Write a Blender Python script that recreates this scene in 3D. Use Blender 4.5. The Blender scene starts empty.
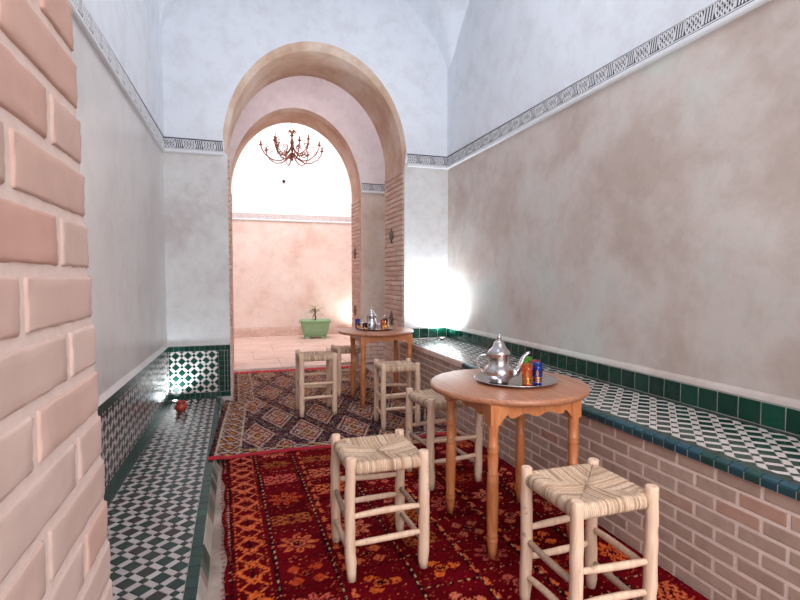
import bpy, bmesh, math, random
import numpy as np
from mathutils import Vector, Matrix
PI = math.pi
sc = bpy.context.scene
col = sc.collection

# ------------------------------------------------------------------ camera
CAM_H = 1.23
cam = bpy.data.cameras.new('camera'); co = bpy.data.objects.new('camera', cam); col.objects.link(co)
yaw, pitch = math.radians(18.143), math.radians(2.519)
fwd = Vector((math.sin(yaw)*math.cos(pitch), math.cos(yaw)*math.cos(pitch), -math.sin(pitch)))
rt = Vector((math.cos(yaw), -math.sin(yaw), 0)); upv = rt.cross(fwd)
co.matrix_world = Matrix(((rt.x, upv.x, -fwd.x, 0), (rt.y, upv.y, -fwd.y, 0), (rt.z, upv.z, -fwd.z, CAM_H), (0, 0, 0, 1)))
cam.sensor_width = 36; cam.lens = 500/800*36; cam.clip_start = .02
sc.camera = co

# ------------------------------------------------------------------ world, exposure
sc.view_settings.view_transform = 'Standard'; sc.view_settings.look = 'None'
sc.view_settings.exposure = 0.14; sc.view_settings.gamma = 1; sc.view_settings.use_curve_mapping = False
w = bpy.data.worlds.new('sky'); sc.world = w; w.use_nodes = True
w.node_tree.nodes['Background'].inputs[0].default_value = (.93, .96, 1, 1)
w.node_tree.nodes['Background'].inputs[1].default_value = 1.3

def lamp(name, kind, loc, energy, color=(1, 1, 1), aim=None, **kw):
    d = bpy.data.lights.new(name, kind); d.energy = energy; d.color = color
    for k, v in kw.items(): setattr(d, k, v)
    o = bpy.data.objects.new(name, d); col.objects.link(o); o.location = loc
    if aim is not None:
        o.rotation_euler = (Vector(aim)-Vector(loc)).to_track_quat('-Z', 'Y').to_euler()
    return o
COOL = (.80, .93, 1.0)
# daylight falling through the open arch behind the camera and through the courtyard roof opening
lamp('daylight_entrance', 'AREA', (.85, -2.4, 2.4), 135, (1, .96, .95), aim=(.95, 3.0, 1.2), shape='RECTANGLE', size=2.2, size_y=2.2)
lamp('top_fill_main', 'AREA', (1.0, 2.3, 4.35), 24, (.90, .95, 1), aim=(1.0, 2.3, 0), shape='RECTANGLE', size=1.6, size_y=1.6)  # unseen fill added over the main room for more top light
lamp('fill_passage', 'AREA', (.9, 6.1, 4.0), 9, (1, .93, .95), aim=(.9, 6.9, 2.4), shape='RECTANGLE', size=2.4, size_y=.25)  # added fill, hidden behind the top of the back arch, brightens the passage
lamp('daylight_roof_far', 'AREA', (1.2, 9.5, 4.9), 122, (1, .95, .95), aim=(1.1, 9.7, 0), shape='RECTANGLE', size=3.2, size_y=1.8)
# small uplights in the corners of the seats
lamp('uplight_bench_corner', 'SPOT', (2.13, 5.03, .60), 100, COOL, aim=(2.17, 5.10, 2.2), spot_size=2.7, spot_blend=.9, shadow_soft_size=.05)
lamp('uplight_step_corner', 'SPOT', (-.56, 5.08, .13), 17, COOL, aim=(-.60, 5.13, 2.2), spot_size=2.9, spot_blend=.9, shadow_soft_size=.04)
lamp('uplight_bench_near', 'SPOT', (2.0, .95, .62), 75, COOL, aim=(1.0, 3.4, 4.2), spot_size=1.2, spot_blend=1, shadow_soft_size=.05)
lamp('uplight_step_near', 'SPOT', (-.45, 1.1, .13), 36, COOL, aim=(.3, 2.4, 4.2), spot_size=1.1, spot_blend=1, shadow_soft_size=.05)
lamp('uplight_courtyard', 'SPOT', (2.45, 10.6, .1), 40, (1, .95, .9), aim=(2.5, 10.75, 2), spot_size=2.6, spot_blend=1, shadow_soft_size=.05)

# ------------------------------------------------------------------ materials
def srgb(r, g, b):
    f = lambda c: (c/255/12.92) if c/255 <= .04045 else ((c/255+.055)/1.055)**2.4
    return (f(r), f(g), f(b), 1)
class NT:
    def __init__(s, name):
        s.m = bpy.data.materials.new(name); s.m.use_nodes = True; s.t = s.m.node_tree
        s.b = s.t.nodes['Principled BSDF']
    def n(s, kind, **kw):
        x = s.t.nodes.new(kind)
        for k, v in kw.items():
            if k in x.inputs: x.inputs[k].default_value = v
            else: setattr(x, k, v)
        return x
    def l(s, a, b): s.t.links.new(a, b)
    def ramp(s, src, stops):
        r = s.n('ShaderNodeValToRGB'); e = r.color_ramp.elements
        while len(e) > 1: e.remove(e[-1])
        e[0].position = stops[0][0]; e[0].color = stops[0][1]
        for p, c in stops[1:]:
            q = e.new(p); q.color = c
        s.l(src, r.inputs[0]); return r.outputs[0]
    def noise(s, scale, detail=4, rough=.55, vec=None, dist=0):
        x = s.n('ShaderNodeTexNoise'); x.inputs['Scale'].default_value = scale; x.inputs['Detail'].default_value = detail
        x.inputs['Roughness'].default_value = rough; x.inputs['Distortion'].default_value = dist
        if vec is not None: s.l(vec, x.inputs['Vector'])
        return x.outputs['Fac']
    def pos(s, scale=(1, 1, 1), space='geo'):
        if space == 'geo': g = s.n('ShaderNodeNewGeometry').outputs['Position']
        else: g = s.n('ShaderNodeTexCoord').outputs['Object']
        m = s.n('ShaderNodeMapping'); m.inputs['Scale'].default_value = scale; s.l(g, m.inputs[0]); return m.outputs[0]
    def mix(s, fac, a, b, blend='MIX'):
        x = s.n('ShaderNodeMix', data_type='RGBA', blend_type=blend)
        for inp, v in ((0, fac), (6, a), (7, b)):
            if hasattr(v, 'is_linked') or hasattr(v, 'links'): s.l(v, x.inputs[inp])
            else: x.inputs[inp].default_value = v
        return x.outputs[2]
    def math(s, op, a, b=0):
        x = s.n('ShaderNodeMath', operation=op)
        for i, v in ((0, a), (1, b)):
            if hasattr(v, 'links'): s.l(v, x.inputs[i])
            else: x.inputs[i].default_value = v
        return x.outputs[0]
    def bump(s, h, strength=.3, dist=.01):
        b = s.n('ShaderNodeBump'); b.inputs['Strength'].default_value = strength; b.inputs['Distance'].default_value = dist
        s.l(h, b.inputs['Height']); s.l(b.outputs[0], s.b.inputs['Normal'])
    def base(s, c):
        if hasattr(c, 'links'): s.l(c, s.b.inputs['Base Color'])
        else: s.b.inputs['Base Color'].default_value = c
    def rough(s, r):
        if hasattr(r, 'links'): s.l(r, s.b.inputs['Roughness'])
        else: s.b.inputs['Roughness'].default_value = r

def plaster(name, c1, c2, c3, rough=.75, scale=1.1, spec=.3, bump=.12, coat=0, lo=.36, hi=.62):
    n = NT(name); p = n.pos((1, 1, 1))
    a = n.noise(scale, 7, .60, p, .12)
    c = n.ramp(a, [(lo, c1), ((lo+hi)/2, c2), (hi, c3)])
    b = n.noise(scale*6, 8, .7, p, .3)
    sc_ = n.ramp(b, [(.34, (.88, .865, .855, 1)), (.54, (1, 1, 1, 1)), (.75, (1.0, 1.0, 1.0, 1))])
    c = n.mix(.8, c, sc_, 'MULTIPLY')
    d = n.noise(scale*2.3, 6, .72, p, .2)
    bl = n.ramp(d, [(.60, (0, 0, 0, 1)), (.72, (1, 1, 1, 1))])
    c = n.mix(n.math('MULTIPLY', bl, .22), c, (c1[0]*.75, c1[1]*.68, c1[2]*.66, 1))
    n.base(c); n.rough(rough); n.b.inputs['Specular IOR Level'].default_value = spec
    if coat: n.b.inputs['Coat Weight'].default_value = coat; n.b.inputs['Coat Roughness'].default_value = .18
    n.bump(n.noise(22, 6, .6, p), bump, .01)
    return n.m
def island_rand(n):
    i = n.n('ShaderNodeNewGeometry').outputs['Random Per Island']
    o = n.n('ShaderNodeObjectInfo').outputs['Random']
    return n.math('FRACT', n.math('ADD', i, o))
def pieces(name, stops, rough=.3, spec=.5, nscale=40, namp=.25, bump=.1, coat=0, dark=.75):
    n = NT(name); r = island_rand(n)
    c = n.ramp(r, stops); p = n.pos()
    f = n.noise(nscale, 5, .6, p)
    m = n.ramp(f, [(.3, (dark, dark, dark, 1)), (.6, (1, 1, 1, 1))])
    c = n.mix(namp*2 if namp < .5 else 1, c, m, 'MULTIPLY')
    n.base(c); n.rough(rough); n.b.inputs['Specular IOR Level'].default_value = spec
    if coat: n.b.inputs['Coat Weight'].default_value = coat; n.b.inputs['Coat Roughness'].default_value = .12
    n.bump(n.noise(nscale*.7, 4, .5, p), bump, .004)
    return n.m
def simple(name, c, rough=.6, metal=0, spec=.5, nscale=30, amp=.15, bump=.05):
    n = NT(name); f = n.noise(nscale, 4, .6, n.pos())
    lo = 1-amp
    c2 = n.mix(1.0, c, n.ramp(f, [(.3, (lo, lo, lo, 1)), (.65, (1, 1, 1, 1))]), 'MULTIPLY')
    n.base(c2); n.rough(rough); n.b.inputs['Metallic'].default_value = metal; n.b.inputs['Specular IOR Level'].default_value = spec
    if bump: n.bump(f, bump, .005)
    return n.m
def attr_mat(name, rough=.9, bumpsc=220, bump=.4, noise_amp=.25, spec=.1, sheen=0):
    n = NT(name); a = n.n('ShaderNodeAttribute', attribute_name='col')
    f = n.noise(bumpsc, 3, .6, n.pos())
    lo = 1-noise_amp
    n.base(n.mix(1.0, a.outputs['Color'], n.ramp(f, [(.3, (lo, lo, lo, 1)), (.65, (1, 1, 1, 1))]), 'MULTIPLY'))
    n.rough(rough); n.b.inputs['Specular IOR Level'].default_value = spec; n.bump(f, bump, .004)
    if sheen: n.b.inputs['Sheen Weight'].default_value = sheen
    return n.m
def wood(name, a, b, rough=.5, axis='z', sc_=9, knots=True, coat=0):
    n = NT(name); s = {'x': (1, sc_, sc_), 'y': (sc_, 1, sc_), 'z': (sc_, sc_, 1)}[axis]
    p = n.pos(tuple(3*q for q in s), 'obj')
    f = n.noise(1.4, 5, .6, p, 1.0)
    c = n.ramp(f, [(.3, a), (.7, b)])
    if knots:
        k = n.noise(26, 2, .5, n.pos((1, 1, 1), 'obj'))
        kk = n.ramp(k, [(.68, (0, 0, 0, 1)), (.76, (1, 1, 1, 1))])
        c = n.mix(n.math('MULTIPLY', kk, .6), c, (a[0]*.35, a[1]*.3, a[2]*.28, 1))
    n.base(c); n.rough(rough); n.bump(f, .15, .003)
    if coat: n.b.inputs['Coat Weight'].default_value = coat; n.b.inputs['Coat Roughness'].default_value = .25
    return n.m

M = {}
M['wall_right'] = plaster('plaster_right', srgb(194, 176, 168), srgb(208, 196, 190), srgb(206, 206, 200), .7, 1.15, lo=.38, hi=.60)
M['wall_back'] = plaster('plaster_back', srgb(200, 192, 192), srgb(214, 212, 212), srgb(220, 220, 221), .7, 1.6)
M['wall_left'] = plaster('plaster_left_polished', srgb(204, 198, 196), srgb(212, 208, 206), srgb(218, 215, 213), .4, .7, .5, .03, coat=.3)
M['vault'] = plaster('plaster_vault_white', srgb(226, 230, 238), srgb(229, 233, 241), srgb(232, 236, 244), .8, .8, .2, .03)
M['arch'] = plaster('plaster_arch', srgb(204, 168, 146), srgb(220, 192, 172), srgb(232, 212, 198), .7, 2.2)
M['far_front'] = plaster('plaster_passage', srgb(222, 208, 210), srgb(226, 214, 216), srgb(230, 220, 222), .8, 1.4)
M['far_low'] = plaster('plaster_passage_low', srgb(196, 172, 158), srgb(208, 188, 174), srgb(214, 198, 186), .75, 2.0)
M['court'] = plaster('plaster_courtyard', srgb(224, 196, 184), srgb(234, 214, 204), srgb(238, 222, 214), .8, 1.2)
M['court_white'] = simple('plaster_courtyard_white', srgb(244, 236, 236), .8, nscale=4, amp=.05)
M['floor'] = plaster('floor_screed', srgb(128, 110, 100), srgb(152, 134, 124), srgb(172, 154, 144), .6, 3.5, .4)
M['floor_far'] = plaster('floor_court_slab', srgb(206, 176, 164), srgb(214, 186, 174), srgb(222, 196, 186), .5, 2.2, .4)
M['concrete'] = plaster('raw_concrete', srgb(128, 112, 102), srgb(156, 140, 128), srgb(180, 166, 156), .85, 9, .2, .4)
M['mortar'] = simple('lime_mortar', srgb(204, 182, 174), .85, nscale=60, amp=.12, bump=.2)
M['mortar_bench'] = simple('lime_mortar_bench', srgb(236, 214, 204), .85, nscale=60, amp=.12, bump=.15)
M['brick_near'] = pieces('handmade_brick_pale', [(0, srgb(184, 156, 146)), (.4, srgb(186, 162, 153)), (.7, srgb(190, 165, 156)), (.9, srgb(188, 154, 142)), (1, srgb(184, 144, 132))], .8, .25, 9, .35, .3, dark=.82)
M['brick_bench'] = pieces('bench_brick', [(0, srgb(176, 148, 134)), (.4, srgb(184, 156, 142)), (.8, srgb(192, 164, 150)), (.95, srgb(186, 150, 134)), (1, srgb(184, 138, 120))], .75, .3, 22, .4, .25, dark=.8)
M['brick_arch'] = pieces('arch_brick', [(0, srgb(214, 180, 166)), (.5, srgb(224, 192, 178)), (1, srgb(230, 204, 192))], .8, .25, 20, .3, .3)
M['grout'] = simple('tile_grout', srgb(168, 164, 158), .8, nscale=80)
M['green'] = pieces('glazed_green', [(0, srgb(14, 50, 42)), (.4, srgb(14, 60, 48)), (.7, srgb(10, 42, 38)), (1, srgb(20, 72, 58))], .2, .5, 30, .2, .12)
M['green_bs'] = pieces('glazed_deep_green', [(0, srgb(6, 46, 36)), (.4, srgb(4, 66, 50)), (.7, srgb(5, 38, 32)), (1, srgb(14, 78, 60))], .12, .5, 14, .4, .2)
M['green_edge'] = pieces('glazed_bluegreen', [(0, srgb(20, 62, 70)), (.4, srgb(30, 70, 84)), (.7, srgb(22, 64, 60)), (1, srgb(40, 82, 94))], .3, .5, 25, .25, .15)
M['dark_tile'] = pieces('glazed_dark', [(0, srgb(22, 52, 48)), (.35, srgb(46, 34, 36)), (.7, srgb(54, 38, 38)), (1, srgb(28, 58, 52))], .18, .5, 30, .2, .12)
M['mix_tile'] = pieces('glazed_green_mixed', [(0, srgb(16, 52, 44)), (.5, srgb(14, 46, 42)), (.62, srgb(48, 36, 36)), (1, srgb(36, 48, 44))], .24, .5, 30, .2, .12)
M['white_tile'] = pieces('glazed_offwhite', [(0, srgb(186, 174, 172)), (.5, srgb(178, 166, 164)), (1, srgb(194, 184, 182))], .25, .5, 40, .15, .1)
M['white_bench'] = pieces('glazed_offwhite_bright', [(0, srgb(212, 200, 197)), (.5, srgb(204, 192, 188)), (1, srgb(218, 208, 205))], .22, .5, 40, .15, .1)
M['inset'] = simple('dark_stone_inset', srgb(112, 88, 80), .6, nscale=60, amp=.2)
M['strip_tile'] = pieces('broken_tile_strip', [(0, srgb(60, 90, 80)), (.25, srgb(140, 120, 110)), (.5, srgb(190, 180, 170)), (.75, srgb(90, 84, 80)), (1, srgb(30, 60, 52))], .5, .4, 60, .3, .3)
M['stucco'] = simple('stucco_white', srgb(226, 226, 230), .7, nscale=20, amp=.05)
M['trim_dark'] = simple('stucco_dark_ground', srgb(72, 72, 86), .7, nscale=20, amp=.2)
M['wood_pale'] = wood('peeled_wood', srgb(206, 168, 142), srgb(236, 206, 182), .65, 'z', 9)
M['wood_grey'] = wood('weathered_wood', srgb(150, 124, 106), srgb(206, 172, 150), .7, 'x', 9)
M['wood_orange'] = wood('varnished_pine', srgb(176, 100, 56), srgb(212, 138, 88), .42, 'z', 6, coat=.15)
M['wood_top'] = wood('table_top_pine', srgb(152, 94, 66), srgb(194, 134, 102), .38, 'y', 16, False, coat=.3)
M['rush'] = attr_mat('woven_rush', .85, 500, .3, .3)
M['steel'] = simple('silver_plate', srgb(214, 210, 210), .17, 1, nscale=60, amp=.15, bump=.06)
M['tray'] = simple('tray_steel', srgb(222, 218, 220), .2, 1, nscale=60, amp=.2, bump=.05)
M['brass'] = simple('copper_brass', srgb(140, 86, 72), .5, .5, nscale=60)
M['gold'] = simple('gilding', srgb(214, 160, 90), .25, 1)
M['clay'] = simple('glazed_red_clay', srgb(176, 62, 50), .3, nscale=30, amp=.3)
M['pot'] = simple('green_glazed_planter', srgb(136, 176, 132), .35, nscale=10, amp=.15)
M['soil'] = simple('soil', srgb(70, 52, 40), .95, nscale=90, amp=.5, bump=.6)
M['leaf'] = simple('leaf_green', srgb(96, 122, 52), .5, nscale=20, amp=.3)
M['leaf_y'] = simple('leaf_yellow', srgb(178, 168, 72), .5, nscale=20, amp=.3)
M['bark'] = simple('plant_stem', srgb(128, 96, 70), .9, nscale=60, amp=.4)
M['dark_metal'] = simple('dark_metal', srgb(44, 40, 40), .5, .6)
M['rug'] = attr_mat('wool_pile', .95, 260, .7, .35, .02, 0)
M['fringe'] = simple('red_fringe', srgb(226, 48, 60), .9, nscale=90, amp=.3, bump=.3)
M['rug_edge'] = simple('red_binding', srgb(172, 26, 44), .9, nscale=90, amp=.35, bump=.4)
def glassy(name, c, alpha_gold=False):
    n = NT(name); n.base(c); n.rough(.08); n.b.inputs['Transmission Weight'].default_value = .8
    n.b.inputs['IOR'].default_value = 1.45
    return n.m
M['gl_orange'] = glassy('glass_orange', srgb(255, 130, 50)); M['gl_blue'] = glassy('glass_blue', srgb(40, 90, 210))
M['gl_green'] = glassy('glass_green', srgb(130, 230, 40)); M['gl_pink'] = glassy('glass_pink', srgb(235, 90, 110))
M['gl_dark'] = glassy('glass_dark', srgb(50, 30, 40))
def emis(name, c, s):
    n = NT(name); n.b.inputs['Emission Color'].default_value = c; n.b.inputs['Emission Strength'].default_value = s; n.base(c); return n.m
M['lens'] = emis('uplight_lens', (.85, .95, 1, 1), 12)
M['candle'] = emis('candle_bulb', (1, .75, .55, 1), 2.0)

# ------------------------------------------------------------------ mesh helpers
class MB:
    def __init__(s): s.v = []; s.f = []; s.mi = []; s.sm = []; s.cur = 0; s.smooth = False
    def add(s, vs, fs, smooth=None):
        b = len(s.v); s.v.extend([tuple(v) for v in vs]); s.f.extend([tuple(b+i for i in f) for f in fs])
        s.mi.extend([s.cur]*len(fs)); s.sm.extend([s.smooth if smooth is None else smooth]*len(fs)); return s
    def box(s, x0, x1, y0, y1, z0, z1):
        return s.add([(x0, y0, z0), (x1, y0, z0), (x1, y1, z0), (x0, y1, z0), (x0, y0, z1), (x1, y0, z1), (x1, y1, z1), (x0, y1, z1)],
                     [(0, 3, 2, 1), (4, 5, 6, 7), (0, 1, 5, 4), (1, 2, 6, 5), (2, 3, 7, 6), (3, 0, 4, 7)])
    def poly_slab(s, pts, z0, z1, ch=0, fr=None):
        """convex outline pts (2D, ccw) from z0 up to z1 with chamfer; fr maps (u,v,w)->3D"""
        n = len(pts); c = (sum(p[0] for p in pts)/n, sum(p[1] for p in pts)/n)
        fr = fr or (lambda u, v, w: (u, v, w))
        vs = [fr(p[0], p[1], z0) for p in pts]
        if ch:
            rr = max(math.dist(p, c) for p in pts); k = max(.4, 1-ch*1.4/rr)
            vs += [fr(p[0], p[1], z1-ch*.6) for p in pts]
            vs += [fr(c[0]+(p[0]-c[0])*k, c[1]+(p[1]-c[1])*k, z1) for p in pts]; L = 3
        else:
            vs += [fr(p[0], p[1], z1) for p in pts]; L = 2
        fs = []
        for l in range(L-1):
            for i in range(n):
                j = (i+1) % n; fs.append((l*n+i, l*n+j, (l+1)*n+j, (l+1)*n+i))
        fs.append(tuple((L-1)*n+i for i in range(n)))
        return s.add(vs, fs)
    def tube(s, path, rad, seg=8, cap=True, smooth=True, up=None, ecc=1.0):
        P = [Vector(p) for p in path]; n = len(P)
        if not hasattr(rad, '__len__'): rad = [rad]*n
        vs = []; prev = None
        for i in range(n):
            t = (P[min(i+1, n-1)]-P[max(i-1, 0)]).normalized()
            if prev is None:
                a = Vector(up) if up else (Vector((0, 0, 1)) if abs(t.z) < .9 else Vector((1, 0, 0)))
                u = (a-t*a.dot(t)).normalized()
            else: u = (prev-t*prev.dot(t)).normalized()
            prev = u; v = t.cross(u)
            for k in range(seg):
                a = 2*PI*k/seg; vs.append(P[i]+u*math.cos(a)*rad[i]*ecc+v*math.sin(a)*rad[i])
        fs = [(i*seg+k, i*seg+(k+1) % seg, (i+1)*seg+(k+1) % seg, (i+1)*seg+k) for i in range(n-1) for k in range(seg)]
        s.add(vs, fs, smooth)
        if cap:
            b = len(s.v)-n*seg
            s.f.append(tuple(b+seg-1-k for k in range(seg))); s.f.append(tuple(b+(n-1)*seg+k for k in range(seg)))
            s.mi += [s.cur]*2; s.sm += [False]*2
        return s
    def lathe(s, prof, seg=32, c=(0, 0, 0), smooth=True):
        n = len(prof); vs = []
        for r, z in prof:
            for k in range(seg):
                a = 2*PI*k/seg; vs.append((c[0]+max(r, 1e-5)*math.cos(a), c[1]+max(r, 1e-5)*math.sin(a), c[2]+z))
        fs = [(i*seg+k, i*seg+(k+1) % seg, (i+1)*seg+(k+1) % seg, (i+1)*seg+k) for i in range(n-1) for k in range(seg)]
        return s.add(vs, fs, smooth)
    def mesh(s, name, mats):
        me = bpy.data.meshes.new(name); me.from_pydata(s.v, [], s.f)
        for m in (mats if isinstance(mats, (list, tuple)) else [mats]): me.materials.append(M[m] if isinstance(m, str) else m)
        me.polygons.foreach_set('material_index', s.mi); me.polygons.foreach_set('use_smooth', s.sm); me.update()
        return me
def link(name, me, parent=None, loc=(0, 0, 0), rot=(0, 0, 0), **props):
    o = bpy.data.objects.new(name, me); col.objects.link(o)
    if parent is not None: o.parent = parent
    o.location = loc; o.rotation_euler = rot
    for k, v in props.items():
        if v is not None: o[k] = v
    return o
def obj(name, mb, mats, parent=None, loc=(0, 0, 0), rot=(0, 0, 0), **props):
    if parent is None and props.get('kind') is None and 'label' not in props: props['kind'] = 'structure'
    return link(name, mb.mesh(name, mats), parent, loc, rot, **props)
def thing(name, label, cat, loc=(0, 0, 0), rz=0, group=None, kind=None):
    return link(name, None, None, loc, (0, 0, rz), label=label, category=cat, group=group, kind=kind)

# ------------------------------------------------------------------ room numbers
XL, XR = -.635, 2.27
YN, YB, YB2 = .70, 5.2, 5.92        # near wall inner face, back wall front face, its rear face
YF, YF2 = 7.0, 7.56                 # second arch wall
YC = 10.9
AL, AR = -.06, 1.75                 # back arch opening
ZT = 2.44                           # underside of the trims
ZSPR = 3.05; ZTOP = 4.75
STEP = .062; SEAT = .56

def arch_pts(xl, xr, zs, za, n=36, fl=1.0):
    c = (xl+xr)/2; a = (xr-xl)/2
    P = [(xl, 0.0), (xl, zs*.5), (xl, zs-.08), (xl, zs-.04)]
    for i in range(n+1):
        t = PI-PI*i/n; P.append((c+a*math.cos(t), zs+(za-zs)*abs(math.sin(t))**fl))
    P += [(xr, zs-.04), (xr, zs-.08), (xr, zs*.5), (xr, 0.0)]
    return P
def arch_wall(name, x0, x1, y0, y1, ztop, A, front_pts, mats, chd=.12, lowz=None):
    """A: true opening outline at y0+chd..y1 ; front_pts: same count, outline at y0. materials: 0 front high,1 front low,2 intrados,3 back"""
    m = MB(); n = len(A)
    def face(P, y, flip, cut):
        # strips right of / left of / above the outline, split at height `cut`
        def quad(a, b, c, d, mi):
            m.cur = mi; q = [(p[0], y, p[1]) for p in (a, b, c, d)]
            m.add(q, [(0, 1, 2, 3) if not flip else (3, 2, 1, 0)])
        L = P[:n//2+1]; R = P[n//2:]
        lo = 1 if cut else 0
        def side(S, xe):
            for (a, b) in zip(S[:-1], S[1:]):
                if abs(a[1]-b[1]) < 1e-6: continue
                zs = sorted([a, b], key=lambda p: p[1]); a_, b_ = zs
                segs = [(a_, b_)]
                if cut and a_[1] < cut < b_[1]:
                    t = (cut-a_[1])/(b_[1]-a_[1]); c_ = (a_[0]+(b_[0]-a_[0])*t, cut); segs = [(a_, c_), (c_, b_)]
                for p, q in segs:
                    mi = 1 if (cut and q[1] <= cut+1e-6) else 0
                    quad((xe, p[1]), p, q, (xe, q[1]), mi)
        side(L, x0); side(R, x1)
        za = P[n//2][1]
        quad((x0, za), (x1, za), (x1, ztop), (x0, ztop), 0)
    face(front_pts, y0, False, lowz)
    m2 = len(m.f)
    face(A, y1, True, None)
    for i in range(m2, len(m.f)): m.mi[i] = 3
    m.cur = 2; m.smooth = True
    ys = [(front_pts, y0), (A, y0+chd), (A, y1)]
    for (P, ya), (Q, yb) in zip(ys[:-1], ys[1:]):
        vs = [(p[0], ya, p[1]) for p in P]+[(p[0], yb, p[1]) for p in Q]
        m.add(vs, [(i, n+i, n+i+1, i+1) for i in range(n-1)])
    return obj(name, m, mats)

# ------------------------------------------------------------------ floor, walls, vault
fl = obj('floor', MB().box(-3, 5, -4, YF, -.1, 0), 'floor')
m = MB()
rnd = random.Random(3)
slabs = []
def far_slabs():
    y = YF+.02; r = 0
    while y < YC:
        h = min(.78, YC-y); x = -2.2-.35*(r % 2)
        while x < 4.2:
            mm = MB(); W = .93
            mm.poly_slab([(-W/2+.004, -h/2+.004), (W/2-.004, -h/2+.004), (W/2-.004, h/2-.004), (-W/2+.004, h/2-.004)], -.03, .0, .003)
            obj('floor_slab', mm, 'floor_far', fl, (x+W/2, y+h/2, rnd.uniform(0, .003)))
            x += W
        y += h; r += 1
far_slabs()
obj('floor_bed', MB().box(-3, 5, YF, 11.2, -.1, -.006), 'mortar', fl)

obj('wall_left', MB().box(XL-.15, XL, .2, YB, 0, ZTOP), ['wall_left'])
obj('wall_right', MB().box(XR, XR+.15, .2, YB, 0, ZTOP), ['wall_right'])
LROT = -.0255
def swing(o):
    '''the left wall is not quite square to the room: turn what belongs to it about the back corner'''
    p = Matrix.Translation((XL, YB, 0)); o.matrix_world = p @ Matrix.Rotation(LROT, 4, 'Z') @ p.inverted() @ o.matrix_basis
def wallx(y): return XL+(YB-y)*LROT
def white_upper(name, x0, x1, y0, y1):
    return MB().box(x0, x1, y0, y1, ZT+.13, ZTOP)
# white plaster skin above the trim on both long walls
for nm, x0, x1 in (('left', XL, XL+.012), ('right', XR-.012, XR)):
    w_ = bpy.data.objects['wall_'+nm]
    obj('upper_plaster', MB().box(x0, x1, YN, YB, ZT+(.12 if nm == 'left' else .146), ZTOP-.1), 'vault', w_)

A1 = arch_pts(AL, AR, 2.50, 3.56)
F1 = []
for x, z in A1:
    if z < 2.44: F1.append((x+(-.003 if x < .8 else .003), z)); continue
    t = max(0, (z-2.5)/1.06); F1.append((x+(-.03 if x < .8 else .012)*(1-t) if z <= 2.5 else .845+(x-.845)*1.045-.008, z+.07*t))
wb = arch_wall('wall_back', XL-.15, XR+.15, YB, YB2, ZTOP, A1, F1, ['vault', 'wall_back', 'arch', 'far_front'], .06, ZT+.04)
A2 = arch_pts(-.05, 1.70, 2.42, 3.50)
F2 = arch_pts(-.06, 1.71, 2.42, 3.54)
wf = arch_wall('wall_far', -1.2, 3.6, YF, YF2, 4.9, A2, F2, ['far_front', 'far_low', 'arch', 'court_white'], .05, ZT+.04)
# passage between the two arches
obj('wall_passage_left', MB().box(-1.35, -1.2, YB2-.3, YF, 0, 4.2), 'far_front')
obj('wall_passage_right', MB().box(3.6, 3.75, YB2-.3, YF, 0, 4.2), 'far_front')
obj('ceiling_passage', MB().box(-1.35, 3.75, YB2-.05, YF, 4.1, 4.2), 'far_front')
# near arch wall (camera stands in its opening)
AN = arch_pts(-.19, 1.95, 2.5, 3.6)
wn = arch_wall('wall_front', XL-.35, XR+.15, .22, YN-.03, ZTOP, AN, AN, ['wall_back', 'wall_back', 'arch', 'vault'], .01)
# courtyard beyond
wc = obj('wall_courtyard', MB().box(-2.6, 4.6, YC, YC+.15, 0, 2.50), 'court')
obj('upper_plaster', MB().box(-2.6, 4.6, YC+.01, YC+.15, 2.50, 4.9), 'court_white', wc)
obj('wall_courtyard_left', MB().box(-2.6, -2.45, YF2, YC, 0, 4.9), 'court')
obj('wall_courtyard_right', MB().box(4.45, 4.6, YF2, YC, 0, 4.9), 'court')
cc = MB()      # ceiling with a roof opening X -.4..2.8, Y 8.6..10.4
cc.box(-2.6, 4.6, YF2, 8.6, 4.9, 5.0); cc.box(-2.6, 4.6, 10.4, YC+.15, 4.9, 5.0)
cc.box(-2.6, -.4, 8.6, 10.4, 4.9, 5.0); cc.box(2.8, 4.6, 8.6, 10.4, 4.9, 5.0)
obj('ceiling_courtyard', cc, 'court_white')

# groin vault with an unseen square hole added in its near half for top light
m = MB(); m.smooth = True
cx_, cy_ = (XL+XR)/2, (YN+YB)/2; ax_, ay_ = (XR-XL)/2+.08, (YB-YN)/2+.001; RZ = 1.45
nx, ny = 72, 96; idx = {}
def vz(x, y):
    a = math.sqrt(max(0, 1-((x-cx_)/ax_)**2)); b = math.sqrt(max(0, 1-((y-cy_)/ay_)**2))
    k = 24.0      # soft crease along the groins
    return ZSPR+RZ*(math.log(math.exp(k*a)+math.exp(k*b))/k-math.log(2)/k*0)
for j in range(ny+1):
    for i in range(nx+1):
        x = cx_-ax_*math.cos(PI*i/nx); y = cy_-ay_*math.cos(PI*j/ny)
        m.v.append((x, y, vz(x, y)))
for j in range(ny):
    for i in range(nx):
        a = j*(nx+1)+i
        xm = m.v[a][0]; ym = m.v[a][1]
        if .2 < xm < 1.7 and 1.5 < ym < 3.0: continue
        m.f.append((a, a+nx+1, a+nx+2, a+1)); m.mi.append(0); m.sm.append(True)
obj('ceiling', m, 'vault')

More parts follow.
